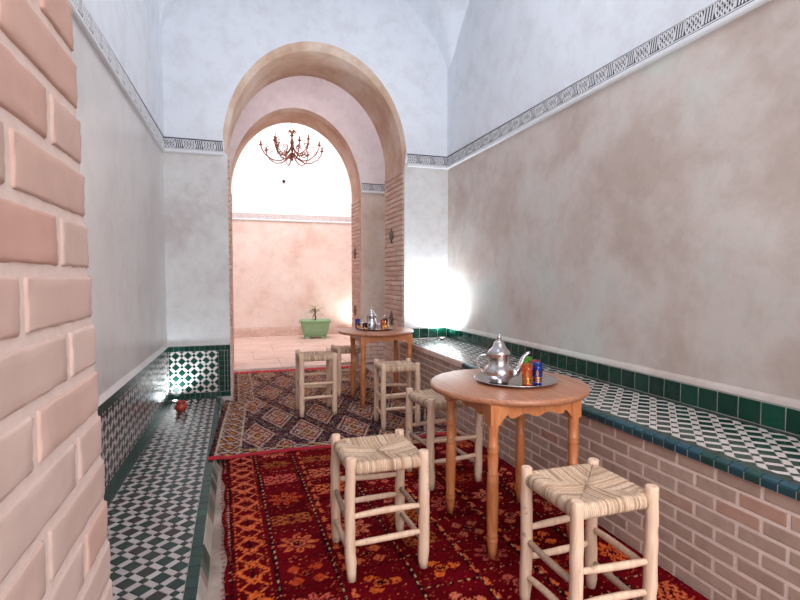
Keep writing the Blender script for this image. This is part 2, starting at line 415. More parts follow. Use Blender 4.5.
# ------------------------------------------------------------------ carved trims
bpy.context.view_layer.update(); swing(bpy.data.objects['wall_left'])
def relief_unit(L, H):
    """interlaced ribbons in the x-z plane (x 0..L, z 0..H), standing 1.4 mm proud towards -y"""
    m = MB(); r = .0048
    def ribbon(P, wd=r):
        n = len(P); vs = []
        for i in range(n):
            a = P[max(i-1, 0)]; b = P[min(i+1, n-1)]; dx, dz = b[0]-a[0], b[1]-a[1]; q = math.hypot(dx, dz) or 1
            nx_, nz_ = -dz/q*wd, dx/q*wd
            vs += [(P[i][0]+nx_, -.0014, P[i][1]+nz_), (P[i][0]-nx_, -.0014, P[i][1]-nz_), (P[i][0]+nx_, 0, P[i][1]+nz_), (P[i][0]-nx_, 0, P[i][1]-nz_)]
        fs = []
        for i in range(n-1):
            a = 4*i; fs += [(a, a+1, a+5, a+4), (a+2, a, a+4, a+6), (a+1, a+3, a+7, a+5)]
        m.add(vs, fs)
    h = H/2
    L2 = L*.6
    for ph in (0, PI):       # loops
        ribbon([(L2*t/20, h+(h-.008)*math.sin(4*PI*t/20+ph)) for t in range(21)], .0042)
    for cx in (.125*L2, .375*L2, .625*L2, .875*L2):
        ribbon([(cx+.007*math.cos(2*PI*k/8), h+.007*math.sin(2*PI*k/8)) for k in range(9)], .0035)
    for k in range(4):       # slanted bars
        x0 = L2+.006+k*.0165; ribbon([(x0-.004, .012), (x0+.008, H-.012)], .0036)
    ribbon([(0, .003), (L, .003)], .003); ribbon([(0, H-.008), (L, H-.008)], .002)
    return m
def make_trim(name, length, loc, rz, label=None, mats=('stucco', 'trim_dark'), H=.094, parent=None):
    """runs along local +x from 0..length, faces local -y"""
    base = MB()
    prof = [(0, 0), (-.020, 0), (-.026, .006), (-.026, .020), (-.012, .030), (-.010, .034), (-.010, .138), (0, .138)]
    vs = [(0, y, z) for y, z in prof]+[(length, y, z) for y, z in prof]; n = len(prof)
    base.add(vs, [(i, i+1, n+i+1, n+i) for i in range(n-1)]+[tuple(range(n))[::-1], tuple(n+i for i in range(n))])
    t = obj(name, base, mats[0], parent, loc, (0, 0, rz))
    g = MB().box(0, length, -.0115, -.0095, .036, .036+H+.009); obj('dark_ground', g, mats[1], t)
    u = relief_unit(.17, H); N = max(1, round(length/.17)); k = length/(N*.17)
    rl = MB()
    for i in range(N): rl.add([((v[0]+i*.17)*k, v[1]-.0115, v[2]+.038) for v in u.v], u.f)
    obj('relief_pattern', rl, mats[0], t, kind='stuff')
    return t
make_trim('trim_1', YB-YN, (XR, YB, ZT+.004), -PI/2).rotation_euler = (0, -.004, -PI/2)
t2 = make_trim('trim_2', YB-YN+.1, (XL, YN-.1, ZT+.022), PI/2); t2.rotation_euler = (0, .0125, PI/2); bpy.context.view_layer.update(); swing(t2)
make_trim('trim_3', (AL-.045)-XL, (XL, YB, ZT-.026), 0)
make_trim('trim_4', XR-(AR+.035), (AR+.035, YB, ZT), 0)
make_trim('trim_5', 1.7, (1.72, YF, ZT), 0)
make_trim('trim_6', 6.8, (-2.4, YC, ZT-.01), 0, mats=('stucco', 'mortar'))

# ------------------------------------------------------------------ pieces: bricks and zellige
def brick_mesh(L, H, D, ch=.006, seed=0, rough_=.0012, sub=1, smooth=None):
    """centred in u(=x) and z, front face at y=-D .. back y=0"""
    r = random.Random(seed); m = MB()
    us = [-L/2, -L/2+ch, L/2-ch, L/2]; zs = [-H/2, -H/2+ch, H/2-ch, H/2]
    if sub > 1:
        us = [-L/2, -L/2+ch*.4, -L/2+ch]+[-L/2+ch+(L-2*ch)*i/sub for i in range(1, sub)]+[L/2-ch, L/2-ch*.4, L/2]
        s2 = max(2, sub//2)
        zs = [-H/2, -H/2+ch*.4, -H/2+ch]+[-H/2+ch+(H-2*ch)*i/s2 for i in range(1, s2)]+[H/2-ch, H/2-ch*.4, H/2]
    nu, nz = len(us), len(zs)
    def dep(u, z):
        e = min(L/2-abs(u), H/2-abs(z))
        if e >= ch: d = D
        else: d = D-ch*.8*(1-math.sqrt(max(0, 1-(1-e/ch)**2)))
        return d
    for z in zs:
        for u in us:
            m.v.append((u+r.uniform(-1, 1)*rough_, -(dep(u, z)+r.uniform(-1, 1)*rough_*.6), z+r.uniform(-1, 1)*rough_))
    for j in range(nz-1):
        for i in range(nu-1):
            a = j*nu+i; m.f.append((a, a+1, a+nu+1, a+nu)); m.mi.append(0); m.sm.append(sub > 1)
    per = [i for i in range(nu)]+[j*nu+nu-1 for j in range(1, nz)]+[(nz-1)*nu+i for i in range(nu-2, -1, -1)]+[j*nu for j in range(nz-2, 0, -1)]
    b = len(m.v)
    for p in per: m.v.append((m.v[p][0], 0, m.v[p][2]))
    n = len(per)
    for k in range(n):
        k2 = (k+1) % n; m.f.append((per[k2], per[k], b+k, b+k2)); m.mi.append(0); m.sm.append(False)
    return m

# near jamb: hand-made bricks of the left pillar, edge leaning slightly
CH = .0595
FX = -.17
JAMB = MB()
prof = [(.78, 0.0), (.675-.157*0-.0, 1.37), (.62, 1.9), (.60, 2.5)]
def jamb_edge(z): return .693-.157*(z-1.237)
m = MB(); zz = [i*.1 for i in range(26)]
vs = []
for z in zz:
    e = jamb_edge(z)-.003
    vs += [(-.55, .14, z), (FX+.0003, .14, z), (FX+.0003, e, z), (-.55, e, z)]
m.add(vs, [(4*i+k, 4*i+(k+1) % 4, 4*i+4+(k+1) % 4, 4*i+4+k) for i in range(len(zz)-1) for k in range(4)])
obj('jamb_mortar', m, 'mortar', wn)
BR = {}
for sd in range(4):
    for L in (.2, .095, .06):
        BR[(L, sd)] = brick_mesh(L-.0, CH-.010, .02, .0042, sd*7+int(L*100), .0010, 10).mesh('brick', 'brick_near')
rnd = random.Random(5)
k = 0
for r_ in range(-3, 38):
    zc = 1.237+CH*(r_-18)+CH/2
    if zc < .04: continue
    e = jamb_edge(zc)
    y = e; seq = ([.2, .2, .2] if r_ % 2 else [.095, .2, .2])
    for L in seq:
        yc = y-L/2
        if yc-L/2 < .1: L = .095; yc = y-L/2
        me = BR[(L, rnd.randrange(4))]
        # long side faces +x (into the opening)
        o = link('brick', me, wn, (FX-.017, yc, zc), (rnd.uniform(-.012, .012), 0, PI/2))
        y -= L+.014
# return face of the same pillar (faces into the room)
rf = MB()
for r_ in range(-3, 38):
    zc = 1.237+CH*(r_-18)+CH/2
    if zc < .04: continue
    e = jamb_edge(zc)
    for xx in ((-.24, -.20) if r_ % 2 else (-.20,)):
        pass
    off = .0 if r_ % 2 else -.1
    x = FX-.004
    for L in ((.09, .2) if r_ % 2 else (.2, .09)):
        b_ = brick_mesh(L, CH-.013, .012, .006, r_, .001)
        rf.add([(x-L/2+v[0], e-.012-v[1], zc+v[2]) for v in b_.v], [f[::-1] for f in b_.f], True); x -= L+.013
obj('brick_return', rf, 'brick_near', wn, kind='stuff')

# brick jambs of the two far arches (pieces of a few pixels: joined)
def far_jamb(par, x, y0, y1, z1, face=-1, L=.2, H=.056):
    m = MB(); r_ = 0; z = .02
    while z+H < z1:
        y = y0+.004-(L/2 if r_ % 2 else 0)
        while y < y1:
            a, b = max(y, y0+.004), min(y+L-.01, y1-.004)
            if b-a > .02:
                b_ = brick_mesh(b-a, H-.012, .012, .004, r_, .0012)
                m.add([(x+face*(-v[1]), (a+b)/2+v[0]*(-face*-1), z+H/2+v[2]) for v in b_.v], b_.f if face < 0 else [f[::-1] for f in b_.f])
            y += L
        z += H; r_ += 1
    obj('brick_facing', m, 'brick_arch', par, kind='stuff')
    d = 1 if face > 0 else -1
    return m
far_jamb(wb, AR+.001, YB+.02, YB2, 2.44, -1)
far_jamb(wb, AL-.001, YB+.02, YB2, 2.44, 1)
far_jamb(wf, 1.70+.001, YF+.05, YF2, 2.42, -1)
far_jamb(wf, -.05-.001, YF+.05, YF2, 2.42, 1)
m = MB(); r_ = 0; z = .0
while z < .5:
    x = 1.74-(.1 if r_ % 2 else 0)
    while x < 3.4:
        b_ = brick_mesh(.19, .050, .02, .004, r_, .001); m.add([(x+.1+v[0], YF+v[1], .031+z+v[2]) for v in b_.v], b_.f); x += .2
    z += .058; r_ += 1
obj('brick_dado', m, 'brick_arch', wf, kind='stuff')
def diamond(par, x, y, z):
    m = MB(); m.poly_slab([(0, -.085), (.075, 0), (0, .085), (-.075, 0)], 0, .022, .004, lambda u, v, w_: (x-w_, y-u, z+v))
    obj('diamond_inset', m, 'inset', par)
for z in (1.72, .76): diamond(wb, AR-.001, 5.62, z)
for z in (1.60, .75): diamond(wf, 1.699, 7.3, z)
# small dark fitting on the left jamb, skirting of the courtyard wall
obj('door_catch', MB().box(AL-.002, AL+.012, YB+.30, YB+.34, .72, .86), 'dark_metal', wb)
m = MB(); x = -2.4; r_ = 0
for row in range(3):
    x = -2.4-(.1 if row % 2 else 0)
    while x < 4.4:
        b_ = brick_mesh(.195, .055, .03, .004, row, .001)
        m.add([(x+.1+v[0], YC+v[1], .033+row*.06+v[2]) for v in b_.v], b_.f); x += .205
sk = obj('baseboard_far', MB().box(-2.45, 4.45, YC-.024, YC, 0, .19), 'mortar')
obj('brick_course', m, 'brick_arch', sk, kind='stuff')

# --- zellige field: big squares, small squares and white slips on a 45 degree lattice
def clip(poly, u0, u1, v0, v1, ulo=None):
    def cut(P, f, val, sgn):
        out = []
        for i in range(len(P)):
            a, b = P[i], P[(i+1) % len(P)]
            fa, fb = sgn*(a[f]-val), sgn*(b[f]-val)
            if fa >= 0: out.append(a)
            if (fa >= 0) != (fb >= 0):
                t = fa/(fa-fb); out.append((a[0]+(b[0]-a[0])*t, a[1]+(b[1]-a[1])*t))
        return out
    for f, val, sgn in ((0, u0, 1), (0, u1, -1), (1, v0, 1), (1, v1, -1)):
        if poly: poly = cut(poly, f, val, sgn)
    if poly and ulo:
        poly = [(q[0]-ulo(q[1]), q[1]) for q in poly]; poly = cut(poly, 0, 0, 1); poly = [(q[0]+ulo(q[1]), q[1]) for q in poly]
    return poly
def area(P): return abs(sum(P[i][0]*P[(i+1) % len(P)][1]-P[(i+1) % len(P)][0]*P[i][1] for i in range(len(P))))/2
def zellige(parent, ploc, u0, u1, v0, v1, fr, rot, mats, near=None, p=.087, a=.056, g=.0028, th=.004, limit=290, ou=0, ov=0, ulo=None):
    """fr(u,v,w)->world point. rot = euler of a piece's local frame (local x=u,y=v,z=w). near(u,v)-> single objects"""
    b = p-a; s2 = math.sqrt(.5)
    shapes = {'tile': ([(-.5, -.5), (.5, -.5), (.5, .5), (-.5, .5)], a-g, a-g, mats[0], 0),
              'small_tile': ([(-.5, -.5), (.5, -.5), (.5, .5), (-.5, .5)], b-g, b-g, mats[0], 0),
              'white_tile': ([(-.5, -.5), (.5, -.5), (.5, .5), (-.5, .5)], a-g, b-g, mats[1], 0)}
    meshes = {}
    def poly(kind, turn):
        P, lx, ly, _, _ = shapes[kind]
        if turn: lx, ly = ly, lx
        return [((q[0]*lx-q[1]*ly)*s2, (q[0]*lx+q[1]*ly)*s2) for q in P]
    items = []
    R_ = int(((u1-u0)+(v1-v0))/p)+4
    for i in range(-R_, R_):
        for j in range(-R_, R_):
            for kind, di, dj, turn in (('tile', 0, 0, 0), ('small_tile', .5, .5, 0), ('white_tile', 0, .5, 0), ('white_tile', .5, 0, 1)):
                x, y = (i+di)*p, (j+dj)*p
                u, v = (x-y)*s2+ou+(u0+u1)/2, (x+y)*s2+ov+(v0+v1)/2
                if u < u0-.05 or u > u1+.05 or v < v0-.05 or v > v1+.05: continue
                P = [(u+q[0], v+q[1]) for q in poly(kind, turn)]
                C = clip(P, u0, u1, v0, v1, ulo)
                if len(C) < 3 or area(C) < 2e-5: continue
                items.append((kind, turn, u, v, P, C, area(C) > .995*area(P)))
    cnt = {}
    stuff = {0: MB(), 1: MB()}
    rn = random.Random(9)
    if near: items.sort(key=lambda t: near(t[2], t[3]))
    for kind, turn, u, v, P, C, full in items:
        mi = 1 if kind == 'white_tile' else 0
        if near and full and near(u, v) < near.dmax and cnt.get(kind, 0) < limit:
            cnt[kind] = cnt.get(kind, 0)+1
            key = (kind, turn)
            if key not in meshes:
                meshes[key] = MB().poly_slab(poly(kind, turn), 0, th, .0012).mesh(kind, shapes[kind][3])
            q = fr(u, v, 0)
            tl = (rn.uniform(-.008, .008), rn.uniform(-.008, .008))
            link(kind, meshes[key], parent, (q[0]-ploc[0], q[1]-ploc[1], q[2]-ploc[2]), (rot[0]+tl[0], rot[1]+tl[1], rot[2]))
        else:
            # keep ccw
            stuff[mi].poly_slab(C, 0, th, 0, lambda a_, b_, w_: tuple(np.array(fr(a_, b_, w_))-np.array(ploc)))
    for mi in (0, 1):
        if stuff[mi].f: obj('coloured_mosaic' if mi == 0 else 'white_mosaic', stuff[mi], mats[mi], parent, kind='stuff')
def tile_row(parent, ploc, name, mat, n, frm, L, W, th=.005, g=.002, ch=.0012, joined=False, lo=0, rot=(0, 0, 0), skip=None):
    """n tiles of L x W; frm(i)-> world centre; rot euler shared"""
    if joined: return
    me = MB().poly_slab([(-L/2+g/2, -W/2+g/2), (L/2-g/2, -W/2+g/2), (L/2-g/2, W/2-g/2), (-L/2+g/2, W/2-g/2)], 0, th, ch).mesh(name, mat)
    rn = random.Random(n)
    for i in range(n):
        if skip and skip(i): continue
        q = frm(i)
        link(name, me, parent, (q[0]-ploc[0], q[1]-ploc[1], q[2]-ploc[2]), (rot[0]+rn.uniform(-.012, .012), rot[1]+rn.uniform(-.012, .012), rot[2]))

# ------------------------------------------------------------------ left step with tiled dado
SX = -.135     # step edge
P0 = (-.4, 3.0, 0)
step = thing('tiled_step', 'low built-in step of green and white mosaic tiles running along the left wall', 'step', P0)
L_ = lambda m_: m_
m = MB(); ya, yb = YN+.16, YB-.002
m.add([(x-P0[0], y-P0[1], z) for z in (.001, STEP-.003) for x, y in ((wallx(ya)+.004, ya), (SX-.012, ya), (SX-.012, yb), (wallx(yb)+.004, yb))], [(3, 2, 1, 0), (4, 5, 6, 7), (0, 1, 5, 4), (1, 2, 6, 5), (2, 3, 7, 6), (3, 0, 4, 7)]); obj('step_base', m, 'grout', step)
class Near:
    def __init__(s, f, d): s.f = f; s.dmax = d
    def __call__(s, u, v): return s.f(u, v)
BW = .055
zellige(step, P0, XL-.12, SX-.012-BW, YN+.2, YB-BW-.004, lambda u, v, w_: (u, v, STEP-.004+w_), (0, 0, 0), ('mix_tile', 'white_tile'),
        Near(lambda u, v: math.hypot(u, v), 2.95), ulo=lambda v: wallx(v)+BW+.006, a=.057)
n_ = int((YB-YN-.25)/.075)
tile_row(step, P0, 'border_tile', 'green', n_, lambda i: (wallx(YB-.06-(i+.5)*.075)+.005+BW/2, YB-.06-(i+.5)*.075, STEP-.004), BW, .075, rot=(0, 0, LROT))
tile_row(step, P0, 'border_tile', 'green', n_, lambda i: (SX-.010-BW/2, YB-.06-(i+.5)*.075, STEP-.004), BW, .075)
tile_row(step, P0, 'border_tile', 'green', 7, lambda i: (XL+.06+(i+.5)*.055, YB-.030, STEP-.004), .053, .05)
# riser strip of broken tiles
tile_row(step, P0, 'riser_tile', 'strip_tile', int(4.3/.06), lambda i: (SX-.006, YB-.02-(i+.5)*.06, STEP*.52), .06, .072, .006, rot=(PI/2-.35, 0, PI/2))
# rough unfinished strip of floor beside the step
m = MB(); rn = random.Random(8); N = 60
vs = []
for i in range(N+1):
    y = YN+.1+(YB-YN-.1)*i/N
    vs += [(SX-.005, y, 0), (SX-.004, y, .016+rn.uniform(-.003, .003)), (SX+.05+rn.uniform(-.01, .01), y, .010+rn.uniform(-.002, .003)), (SX+.11+rn.uniform(-.012, .012), y, .001)]
m.add(vs, [(4*i+k, 4*i+4+k, 4*i+5+k, 4*i+1+k) for i in range(N) for k in range(3)])
obj('concrete_fillet', m, 'concrete', step)

# dado on the left wall
P1 = (XL, 3.0, STEP)
dado = thing('tiled_dado', 'dark mosaic dado of brown-black and white tiles on the left wall above the step', 'wall tiling', P1)
zt_ = .575
obj('dado_bed', MB().box(.001, .010, YN+.03-P1[1], YB-P1[1]-.002, .001, zt_-STEP-.002), 'grout', dado)
zellige(dado, P1, YN+.1, YB-.012, STEP+.05, zt_-.06, lambda u, v, w_: (XL+.0095+w_, u, v), (PI/2, 0, PI/2), ('dark_tile', 'white_tile'))
m = MB()
for i in range(int((YB-YN-.1)/.06)):
    for (zl, zh) in ((STEP+.001, STEP+.049), (zt_-.059, zt_-.003)):
        y1 = YB-.012-i*.06
        m.poly_slab([(y1-.058, zl), (y1, zl), (y1, zh), (y1-.058, zh)], 0, .005, .001, lambda u, v, w_: (.0095+w_, u-P1[1], v-P1[2]))
obj('border_tiles', m, 'green', dado, kind='stuff')
# rounded plaster ledge where the wall starts above the dado
obj('plaster_lip', MB().add([(0, YN+.03-P1[1], zt_-STEP), (.020, YN+.03-P1[1], zt_-STEP), (.0, YN+.03-P1[1], zt_-STEP+.035), (0, YB-P1[1]-.012, zt_-STEP), (.020, YB-P1[1]-.012, zt_-STEP), (0, YB-P1[1]-.012, zt_-STEP+.035)],
                            [(0, 1, 2), (5, 4, 3), (1, 4, 5, 2), (0, 3, 4, 1)]), 'wall_left', dado)

swing(dado)
# tiled panel on the back wall
P2 = (-.35, YB, STEP)
pan = thing('tile_panel', 'green and white star mosaic panel on the back wall beside the archway', 'wall tiling', P2)
px0, px1 = XL+.012, AL-.004
obj('panel_bed', MB().box(px0-P2[0], px1-P2[0], -.012, -.001, .002, zt_-STEP), 'grout', pan)
zellige(pan, P2, px0+.004, px1-.11, STEP+.055, zt_-.055, lambda u, v, w_: (u, YB-.0115-w_, v), (PI/2, 0, 0), ('green', 'white_bench'), Near(lambda u, v: u, 9), a=.052, p=.077)
bw_ = .05
nn = int((px1-px0)/bw_)
tile_row(pan, P2, 'border_tile', 'green', nn+1, lambda i: (px1-(i+.5)*(px1-px0)/(nn+1), YB-.0115, zt_-.028), (px1-px0)/(nn+1), .05, rot=(PI/2, 0, 0))
tile_row(pan, P2, 'border_tile', 'green', nn+1, lambda i: (px1-(i+.5)*(px1-px0)/(nn+1), YB-.0115, STEP+.028), (px1-px0)/(nn+1), .05, rot=(PI/2, 0, 0))
tile_row(pan, P2, 'border_tile', 'green', 8, lambda i: (px1-.082, YB-.0115, STEP+.056+(i+.5)*.0502), .052, .0502, rot=(PI/2, 0, 0))
tile_row(pan, P2, 'border_tile', 'green', 8, lambda i: (px1-.040, YB-.0115, STEP+.056+(i+.5)*.0502), .026, .0502, rot=(PI/2, 0, 0))
tile_row(pan, P2, 'border_tile', 'green', 8, lambda i: (px1-.013, YB-.0115, STEP+.056+(i+.5)*.0502), .024, .0502, rot=(PI/2, 0, 0))

# ------------------------------------------------------------------ right bench
BX = 1.70
P3 = (2.0, 3.0, 0)
bench = thing('built_in_bench', 'long built-in brick bench with green and white mosaic seat along the right wall', 'bench', P3)
YE = YB-.003
m = MB(); m.box(BX+.0022-P3[0], XR-.004-P3[0], .72-P3[1], YE-P3[1], .001, SEAT-.005)
obj('bench_core', m, 'mortar_bench', bench)
bl, bh = .175, .0583
BM = {(L, s_): brick_mesh(L-.012, bh-.0115, .014, .0028, s_, .0013).mesh('brick', 'brick_bench') for L in (.175,) for s_ in range(5)}
rn = random.Random(21)
for r_ in range(9):
    zc = .0005+bh*(r_+.5)
    off = [.5, 0][r_ % 2]
    y = 1.122+bl*(.5+off)-bl*(3 if off == 0 else 3)
    hh = bh
    while y < YE+bl/2:
        a, b = y-bl/2, y+bl/2
        if b <= YE:
            top_ = zc+bh/2
            link('brick', BM[(.175, rn.randrange(5))], bench, (BX+.014-P3[0], y-P3[1], zc-P3[2]), (rn.uniform(-.01, .01), 0, -PI/2))
        else:
            L = YE-a
            if L > .03: obj('brick', brick_mesh(L-.01, bh-.009, .014, .004, 3, .001), 'brick_bench', bench, (BX+.014-P3[0], a+L/2-P3[1], zc), (0, 0, -PI/2))
        y += bl
zellige(bench, P3, BX+.062, XR-.044, .9, YE-.05, lambda u, v, w_: (u, v, SEAT-.006+w_), (0, 0, 0), ('green', 'white_bench'),
        Near(lambda u, v: math.hypot(u, v), 3.35), a=.058)
ne = int((YE-.9)/.058)
tile_row(bench, P3, 'border_tile', 'green', int((YE-.9)/.105), lambda i: (XR-.025, YE-(i+.5)*.105, SEAT-.006), .036, .105)
tile_row(bench, P3, 'border_tile', 'green', int((YE-.9)/.09), lambda i: (BX+.038, YE-(i+.5)*.09, SEAT-.006), .044, .09, rot=(0, 0, 0))
# nosing: quarter-round edge tiles; beyond Y=3.6 plain brick coping
nm_ = MB()
prof = [(0.018, .003), (.004, .0), (-.008, -.007), (-.011, -.014), (-.011, -.038), (.0, -.039)]
nm_.add([(x, -.0272, z) for x, z in prof]+[(x, .0272, z) for x, z in prof], [(i, 6+i, 7+i, i+1) for i in range(5)]+[(5, 4, 3, 2, 1, 0), (6, 7, 8, 9, 10, 11)], False)
nme = nm_.mesh('edge_tile', 'green_edge'); ccm = None
y = .95; rn = random.Random(2)
obj('edge_bed', MB().box(BX-.0094-P3[0], BX+.03-P3[0], .93-P3[1], 3.6-P3[1], SEAT-.0395, SEAT-.0125), 'mortar_bench', bench)
while y < 3.6:
    link('edge_tile', nme, bench, (BX+.0-P3[0], y-P3[1], SEAT), (0, rn.uniform(-.010, .010), rn.uniform(-.008, .008))); y += .058
cp = brick_mesh(.165, .05, .016, .006, 4, .0015).mesh('coping_brick', 'brick_arch')
y = 3.66
while y < YE-.08:
    link('coping_brick', cp, bench, (BX+.006-P3[0], y-P3[1], SEAT-.022), (0, 0, -PI/2)); y += .172
# backsplash tiles
P4 = (XR, 3.0, SEAT)
bs = thing('green_tile_skirting', 'row of deep green glazed tiles along the walls behind the bench seat', 'wall tiling', P4)
obj('tile_bed', MB().box(-.0155, -.001, .75-P4[1], YB-P4[1]-.001, .001, .118), 'grout', bs)
obj('tile_bed', MB().box(AR+.06-XR, -.016, YB-.0155-P4[1], YB-P4[1]-.001, .001, .118), 'grout', bs)
tile_row(bs, P4, 'skirting_tile', 'green_bs', int((YB-.8)/.108), lambda i: (XR-.0115, YB-.014-(i+.5)*.108, SEAT+.058), .108, .108, .0065, rot=(PI/2, 0, -PI/2), g=.0055, ch=.002)
tile_row(bs, P4, 'skirting_tile', 'green_bs', 4, lambda i: (XR-.02-(i+.5)*.108, YB-.0115, SEAT+.058), .108, .108, .0065, rot=(PI/2, 0, 0), g=.0055, ch=.002)
m = MB(); m.add([(0, .75-3, .118), (-.016, .75-3, .118), (-.010, .75-3, .135), (0, .75-3, .15), (0, YB-3.001, .118), (-.016, YB-3.001, .118), (-.010, YB-3.001, .135), (0, YB-3.001, .15)],
                 [(1, 5, 6, 2), (2, 6, 7, 3), (0, 4, 5, 1), (0, 1, 2, 3), (7, 6, 5, 4)])
obj('plaster_lip', m, 'wall_right', bs)

# ------------------------------------------------------------------ rugs
def set_cols(me, cols):
    at = me.color_attributes.new('col', 'FLOAT_COLOR', 'POINT')
    at.data.foreach_set('color', np.asarray(cols, dtype=np.float32).ravel())
def S(*c): return np.array(srgb(*c)[:3])
def knot_grid(name, X, Y, Z, C, mat, parent=None, loc=(0, 0, 0), thick=.012):
    ny_, nx_ = X.shape
    V = np.stack([X-loc[0], Y-loc[1], Z-loc[2]], -1).reshape(-1, 3)
    ii = np.arange(nx_*ny_).reshape(ny_, nx_)
    F = np.stack([ii[:-1, :-1], ii[:-1, 1:], ii[1:, 1:], ii[1:, :-1]], -1).reshape(-1, 4)
    per = np.concatenate([ii[0, :], ii[1:, -1], ii[-1, -2::-1], ii[-2:0:-1, 0]])
    low = V[per].copy(); low[:, 2] -= thick; b = len(V)
    k = np.arange(len(per)); k2 = (k+1) % len(per)
    F2_ = np.stack([per[k2], per[k], b+k, b+k2], -1)
    V = np.concatenate([V, low]); F = np.concatenate([F, F2_])
    me = bpy.data.meshes.new(name); me.vertices.add(len(V)); me.vertices.foreach_set('co', V.ravel())
    me.loops.add(F.size); me.loops.foreach_set('vertex_index', F.ravel().astype(np.int32))
    me.polygons.add(len(F)); me.polygons.foreach_set('loop_start', np.arange(0, F.size, 4, dtype=np.int32))
    me.polygons.foreach_set('loop_total', np.full(len(F), 4, dtype=np.int32))
    me.materials.append(M[mat]); me.update(); me.validate()
    cc_ = C.reshape(-1, 3); cc_ = np.concatenate([cc_, cc_[per]]); set_cols(me, np.concatenate([cc_, np.ones((len(cc_), 1))], 1))
    return me
rng = np.random.default_rng(4)
# red pile rug
RX0, RX1, RY0, RY1 = -.035, 1.688, .85, 3.78
dx = .0068
nx_ = int((RX1-RX0)/dx); ny_ = int((RY1-RY0)/dx)
u, v = np.meshgrid(np.linspace(0, RX1-RX0, nx_), np.linspace(RY0, RY1, ny_))
C = np.empty(u.shape+(3,)); red = S(108, 9, 20); red2 = S(100, 10, 18); dark = S(44, 8, 16); orange = S(228, 104, 44); pink = S(218, 116, 88); deep = S(60, 40, 30)
C[:] = red
blot = np.repeat(np.repeat(rng.random((ny_//14+2, nx_//30+2)), 14, 0), 30, 1)[:ny_, :nx_]
C = C*(.75+.45*blot[..., None])
strip = np.sin(v*37+np.sin(v*5)*3)*.5+.5
C = C*(1-.2*strip[..., None])
def paint(mask, c, p=1.0):
    mk = mask & (rng.random(mask.shape) < p)
    C[mk] = c
wob = lambda f, a_, ph=0: a_*np.sin(v*f+ph)
oc = orange*.55+pink*.45
def band(uc, hw):     # lattice of stars in a lengthways band
    q = (u-uc)/hw; t = (v*9.0) % 1*2-1
    t2 = (v*4.5) % 1*2-1
    star = (np.abs(np.abs(q)*.9+np.abs(t2)*1.5-.85) < .13) | (np.abs(np.abs(q)-np.abs(t)*.75) < .10) | (np.abs(np.abs(q)*1.3+np.abs(t)-.5) < .12) | (np.abs(np.abs(q-.0)-.86) < .05) & ((v*30) % 1 < .5) | ((np.abs(q) < .32) & (np.abs(np.abs(t2)-.5) < .10))
    mk = star & (np.abs(q) < .95)
    grad = np.clip((v-1.8)/1.8, 0, 1)[..., None]
    cc_ = orange*(1-grad)+pink*grad
    mk = mk & (rng.random(mk.shape) < .82)
    C[mk] = np.broadcast_to(cc_, C.shape)[mk]
    paint((np.abs(q) < .10) & (np.abs(t2) < .35), dark, .8)
band(.108, .072)
def dashes(uc, c, w_=.005, f=26, duty=.55, p=.8): paint((np.abs(u-uc-wob(3, .004)) < w_) & ((v*f) % 1 < duty), c, p)
dashes(.018, S(190, 150, 130), .003, 40, .5); dashes(.026, dark, .007, 20, .8)
for uc in (.198, .43, .72, .97, 1.22, 1.5):
    dashes(uc, dark, .009, 14, .85, .9); dashes(uc+.004, S(200, 170, 130), .0035, 22, .4, .7)
rs = np.random.default_rng(12)
cols_ = [orange, pink, S(208, 78, 44), oc, S(206, 92, 80), S(176, 96, 50)]
ctrs = [1.03, 1.30, 1.60, 1.86, 2.10, 2.34, 2.58, 2.84, 3.10, 3.34, 3.56]
for pi_, (ua, ub) in enumerate(((.205, .42), (.45, .71), (.74, .96), (.99, 1.21), (1.24, 1.49), (1.52, 1.70))):
    uc = (ua+ub)/2; hw = (ub-ua)/2*(.86 if pi_ == 0 else .72)
    for k, vc in enumerate(ctrs):
        vc = vc+rs.uniform(-.02, .02)+pi_*.045-.05
        a_ = (u-uc)/hw; b_ = (v-vc)/(.085 if k % 3 else .07); c1 = cols_[rs.integers(len(cols_))]*(rs.uniform(.75, 1.05))
        ang = np.arctan2(b_, a_); rr = np.hypot(a_, b_)
        kind = rs.integers(4) if pi_ else (0, 3, 0, 0, 2, 0, 3)[k % 7]
        if kind == 0: mk = (rr < .40+.60*np.abs(np.cos(4*ang))) & ~((rr > .38) & (rr < .46)) & ~((np.abs(np.sin(4*ang)) < .16) & (rr < .8) & (rr > .2))
        elif kind == 1: mk = (rr < .6+.35*np.cos(3*ang)) & ~((rr > .35) & (rr < .5))
        elif kind == 2: mk = (np.abs(np.abs(a_)-.5)+np.abs(np.abs(b_)-.5) < .36) | (np.abs(a_)+np.abs(b_) < .32)
        else: mk = (np.abs(a_) < 1) & (np.abs(b_) < .75) & ((np.abs(a_-b_) % .5 < .2) | (np.abs(a_+b_) % .5 < .16))
        paint(mk, c1, .86); paint(mk & (rr < .25), dark, .7)
        paint(mk & (rr > .3) & (rr < .42), cols_[(k+2) % 6]*.9, .5)
        paint((np.abs(v-vc-.125) < .004) & (u > ua) & (u < ub) & ((u*30) % 1 < .6), dark, .9)
        paint((np.abs(v-vc-.128) < .0025) & (u > ua) & (u < ub) & ((u*23) % 1 < .35), S(200, 160, 120), .6)
for uc in (.47, .98, 1.235):
    tt = (v*11) % 1
    paint((np.abs(u-uc-.004*np.sin(v*40)) < .013*(1-tt)) & (tt < .6), oc, .75)
paint((rng.random(u.shape) < .05) & (np.sin(u*31+v*17)*np.sin(v*29-u*13) > .1), oc, .8)
paint((np.abs(v-RY1+.10) < .03) & ((u*9) % 1 < .7), S(150, 60, 50), .5)
spk = rng.random(u.shape); C[spk < .06] *= .45; C[spk > .975] = C[spk > .975]*.5+oc*.35
C *= (.8+.35*rng.random(u.shape))[..., None]
